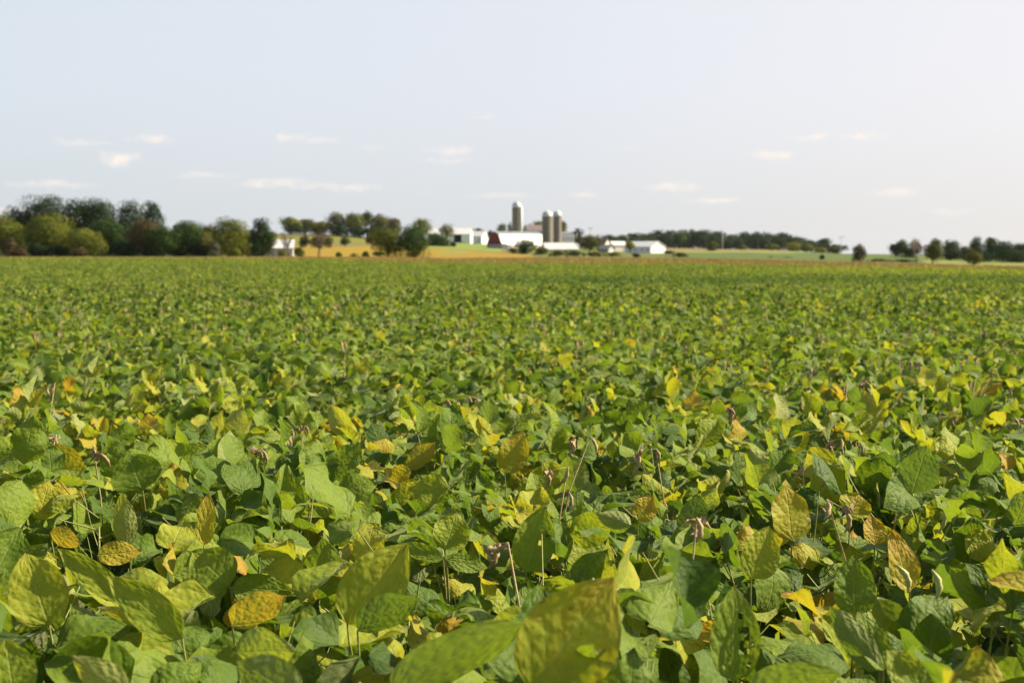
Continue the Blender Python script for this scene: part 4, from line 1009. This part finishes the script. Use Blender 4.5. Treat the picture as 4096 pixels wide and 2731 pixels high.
# ------------------------------------------------------------------ air
HZB = bpy.data.meshes.new('haze'); bb = MB(); bb.box((-3100, -3100, -16), (3100, 3100, 42))
m, t = new_mat('air_haze')
vol = t.n('ShaderNodeVolumePrincipled', {'Color': (.80, .86, .95, 1), 'Density': 0.000025, 'Anisotropy': .25})
t.n('ShaderNodeOutputMaterial', {'Volume': vol.outputs[0]})
USE_HAZE = True
if USE_HAZE:
    hz = bb.obj('haze', m); tag(hz, 'thin pale haze over the whole countryside', kind='stuff')

# ------------------------------------------------------------------ sun, sky, clouds
SUN_AZ, SUN_EL = R(79), R(36)      # azimuth measured from straight ahead towards the right
sd = Vector((math.sin(SUN_AZ) * math.cos(SUN_EL), math.cos(SUN_AZ) * math.cos(SUN_EL), math.sin(SUN_EL)))
sun = bpy.data.lights.new('sun', 'SUN'); sun.energy = 5.0; sun.angle = R(.5); sun.color = (1.0, .87, .63)
so = bpy.data.objects.new('sun', sun); COL.objects.link(so); so.rotation_euler = sd.to_track_quat('Z', 'Y').to_euler(); so.location = (60, 10, 80)

W = bpy.data.worlds.new('World'); SC.world = W; W.use_nodes = True
t = NT(W.node_tree)
sky = t.n('ShaderNodeTexSky', sky_type='NISHITA', sun_disc=False, sun_elevation=SUN_EL, sun_rotation=SUN_AZ, altitude=200.0, air_density=1.0, dust_density=3.0, ozone_density=1.0)
col = t.n('ShaderNodeHueSaturation', {'Saturation': .85, 'Color': sky.outputs[0]}).outputs[0]
gen = t.n('ShaderNodeTexCoord').outputs['Generated']
nzc = t.n('ShaderNodeTexNoise', {'Vector': gen, 'Scale': 70.0, 'Detail': 6.0, 'Roughness': .62}).outputs['Color']
jit = t.n('ShaderNodeVectorMath', {0: t.n('ShaderNodeVectorMath', {0: nzc, 1: (.5, .5, .5)}, operation='SUBTRACT').outputs[0], 1: (.042, 0.0, .0105)}, operation='MULTIPLY').outputs[0]
dv = t.n('ShaderNodeVectorMath', {0: gen, 1: jit}, operation='ADD').outputs[0]
# (px, py, width, height, strength)
CLOUDS = [(622,558,130,30,1.),(470,634,140,58,1.),(330,572,260,26,.45),(218,737,280,36,.6),(815,704,220,26,.45),(1110,732,300,40,.8),(1410,752,220,32,.7),(1270,744,460,22,.5),
 (1145,552,100,36,.8),(1275,556,150,30,.6),(1790,604,175,38,.75),(1790,646,220,22,.5),(1942,474,95,18,.35),(1485,590,95,20,.25),(2335,778,150,28,.6),
 (2010,784,280,28,.45),(2680,748,250,38,.8),(2860,802,210,26,.8),(3095,620,220,36,.95),(3253,545,120,24,.9),(3455,547,170,30,1.),(3590,770,210,40,.85),
 (3800,850,180,24,.4),(2518,602,50,20,.35),(10,842,180,32,.7),(230,824,110,24,.6),(1690,765,70,16,.3)]
acc = None
for cx, cy, w, h, s in CLOUDS:
    d = pos(cx, cy, 1000.0) - np.array([0, 0, CAM_Z]); d /= np.linalg.norm(d)
    k = np.linalg.norm(pos(cx, cy, 1.0) - np.array([0, 0, CAM_Z]))
    rx, rz = w / 2 / F / k * 1.25, h / 2 / F / k * 1.25
    df = t.n('ShaderNodeVectorMath', {0: dv, 1: tuple(d)}, operation='SUBTRACT').outputs[0]
    ln = t.n('ShaderNodeVectorMath', {0: df, 1: (1 / rx, 1 / rx * .2, 1 / rz)}, operation='MULTIPLY').outputs[0]
    ln = t.n('ShaderNodeVectorMath', {0: ln}, operation='LENGTH').outputs['Value']
    v = t.n('ShaderNodeMapRange', {0: ln, 1: .1, 2: 1.1, 3: s, 4: 0.0}, interpolation_type='SMOOTHSTEP').outputs[0]
    acc = v if acc is None else t.m('MAXIMUM', acc, v)
CLOUD_COL = t.n('ShaderNodeRGB'); CLOUD_COL.outputs[0].default_value = (6.15, 5.6, 5.2, 1)
sx = t.n('ShaderNodeSeparateXYZ', {0: gen})
# pale summer haze thickens toward the sun side and the horizon
across = t.m('MULTIPLY_ADD', sx.outputs[0], 1 / .76, .5, clamp=True)
hue = t.ramp(across, [(0.0, (.448, .487, .532)), (0.5, (.492, .512, .553)), (1.0, (.565, .552, .570))])
low = t.sstep(sx.outputs[2], -.01, .13)
hue = t.mix(1.0, hue, t.mix(low, (9.35, 9.25, 8.75, 1), (10.0, 10.0, 10.0, 1)), 'MULTIPLY')
hzf = t.m('MULTIPLY', t.m('SUBTRACT', 1.0, t.sstep(sx.outputs[2], .19, .40)), .92)
col = t.mix(hzf, col, hue)
n3 = t.n('ShaderNodeTexNoise', {'Vector': gen, 'Scale': 150.0, 'Detail': 4.0, 'Roughness': .6}).outputs[0]
acc = t.m('MULTIPLY', acc, t.m('MULTIPLY_ADD', t.sstep(n3, .3, .65), .6, .4))
col = t.mix(t.m('MULTIPLY', acc, 1.0, clamp=True), col, CLOUD_COL.outputs[0])
bg = t.n('ShaderNodeBackground', {'Color': col, 'Strength': .0765})
t.n('ShaderNodeOutputWorld', {0: bg.outputs[0]})

# ------------------------------------------------------------------ camera
cam = bpy.data.cameras.new('camera'); co = bpy.data.objects.new('camera', cam); COL.objects.link(co); SC.camera = co
cam.sensor_width = 36.0; cam.lens = 36.0 * F / 4096; cam.clip_end = 8000; cam.clip_start = .02
co.location = (0, 0, CAM_Z); co.rotation_euler = (math.pi / 2 - PITCH, 0, 0)
cam.dof.use_dof = True; cam.dof.focus_distance = 2.9; cam.dof.aperture_fstop = cam.lens / 6.0

SC.view_settings.view_transform = 'Standard'; SC.view_settings.look = 'None'; SC.view_settings.gamma = 1.0; SC.view_settings.exposure = 1.1
SC.render.engine = 'CYCLES'
cy = SC.cycles
cy.max_bounces = 6; cy.diffuse_bounces = 4; cy.glossy_bounces = 2; cy.transmission_bounces = 4; cy.transparent_max_bounces = 6; cy.volume_bounces = 0
cy.use_denoising = True; cy.caustics_reflective = False; cy.caustics_refractive = False
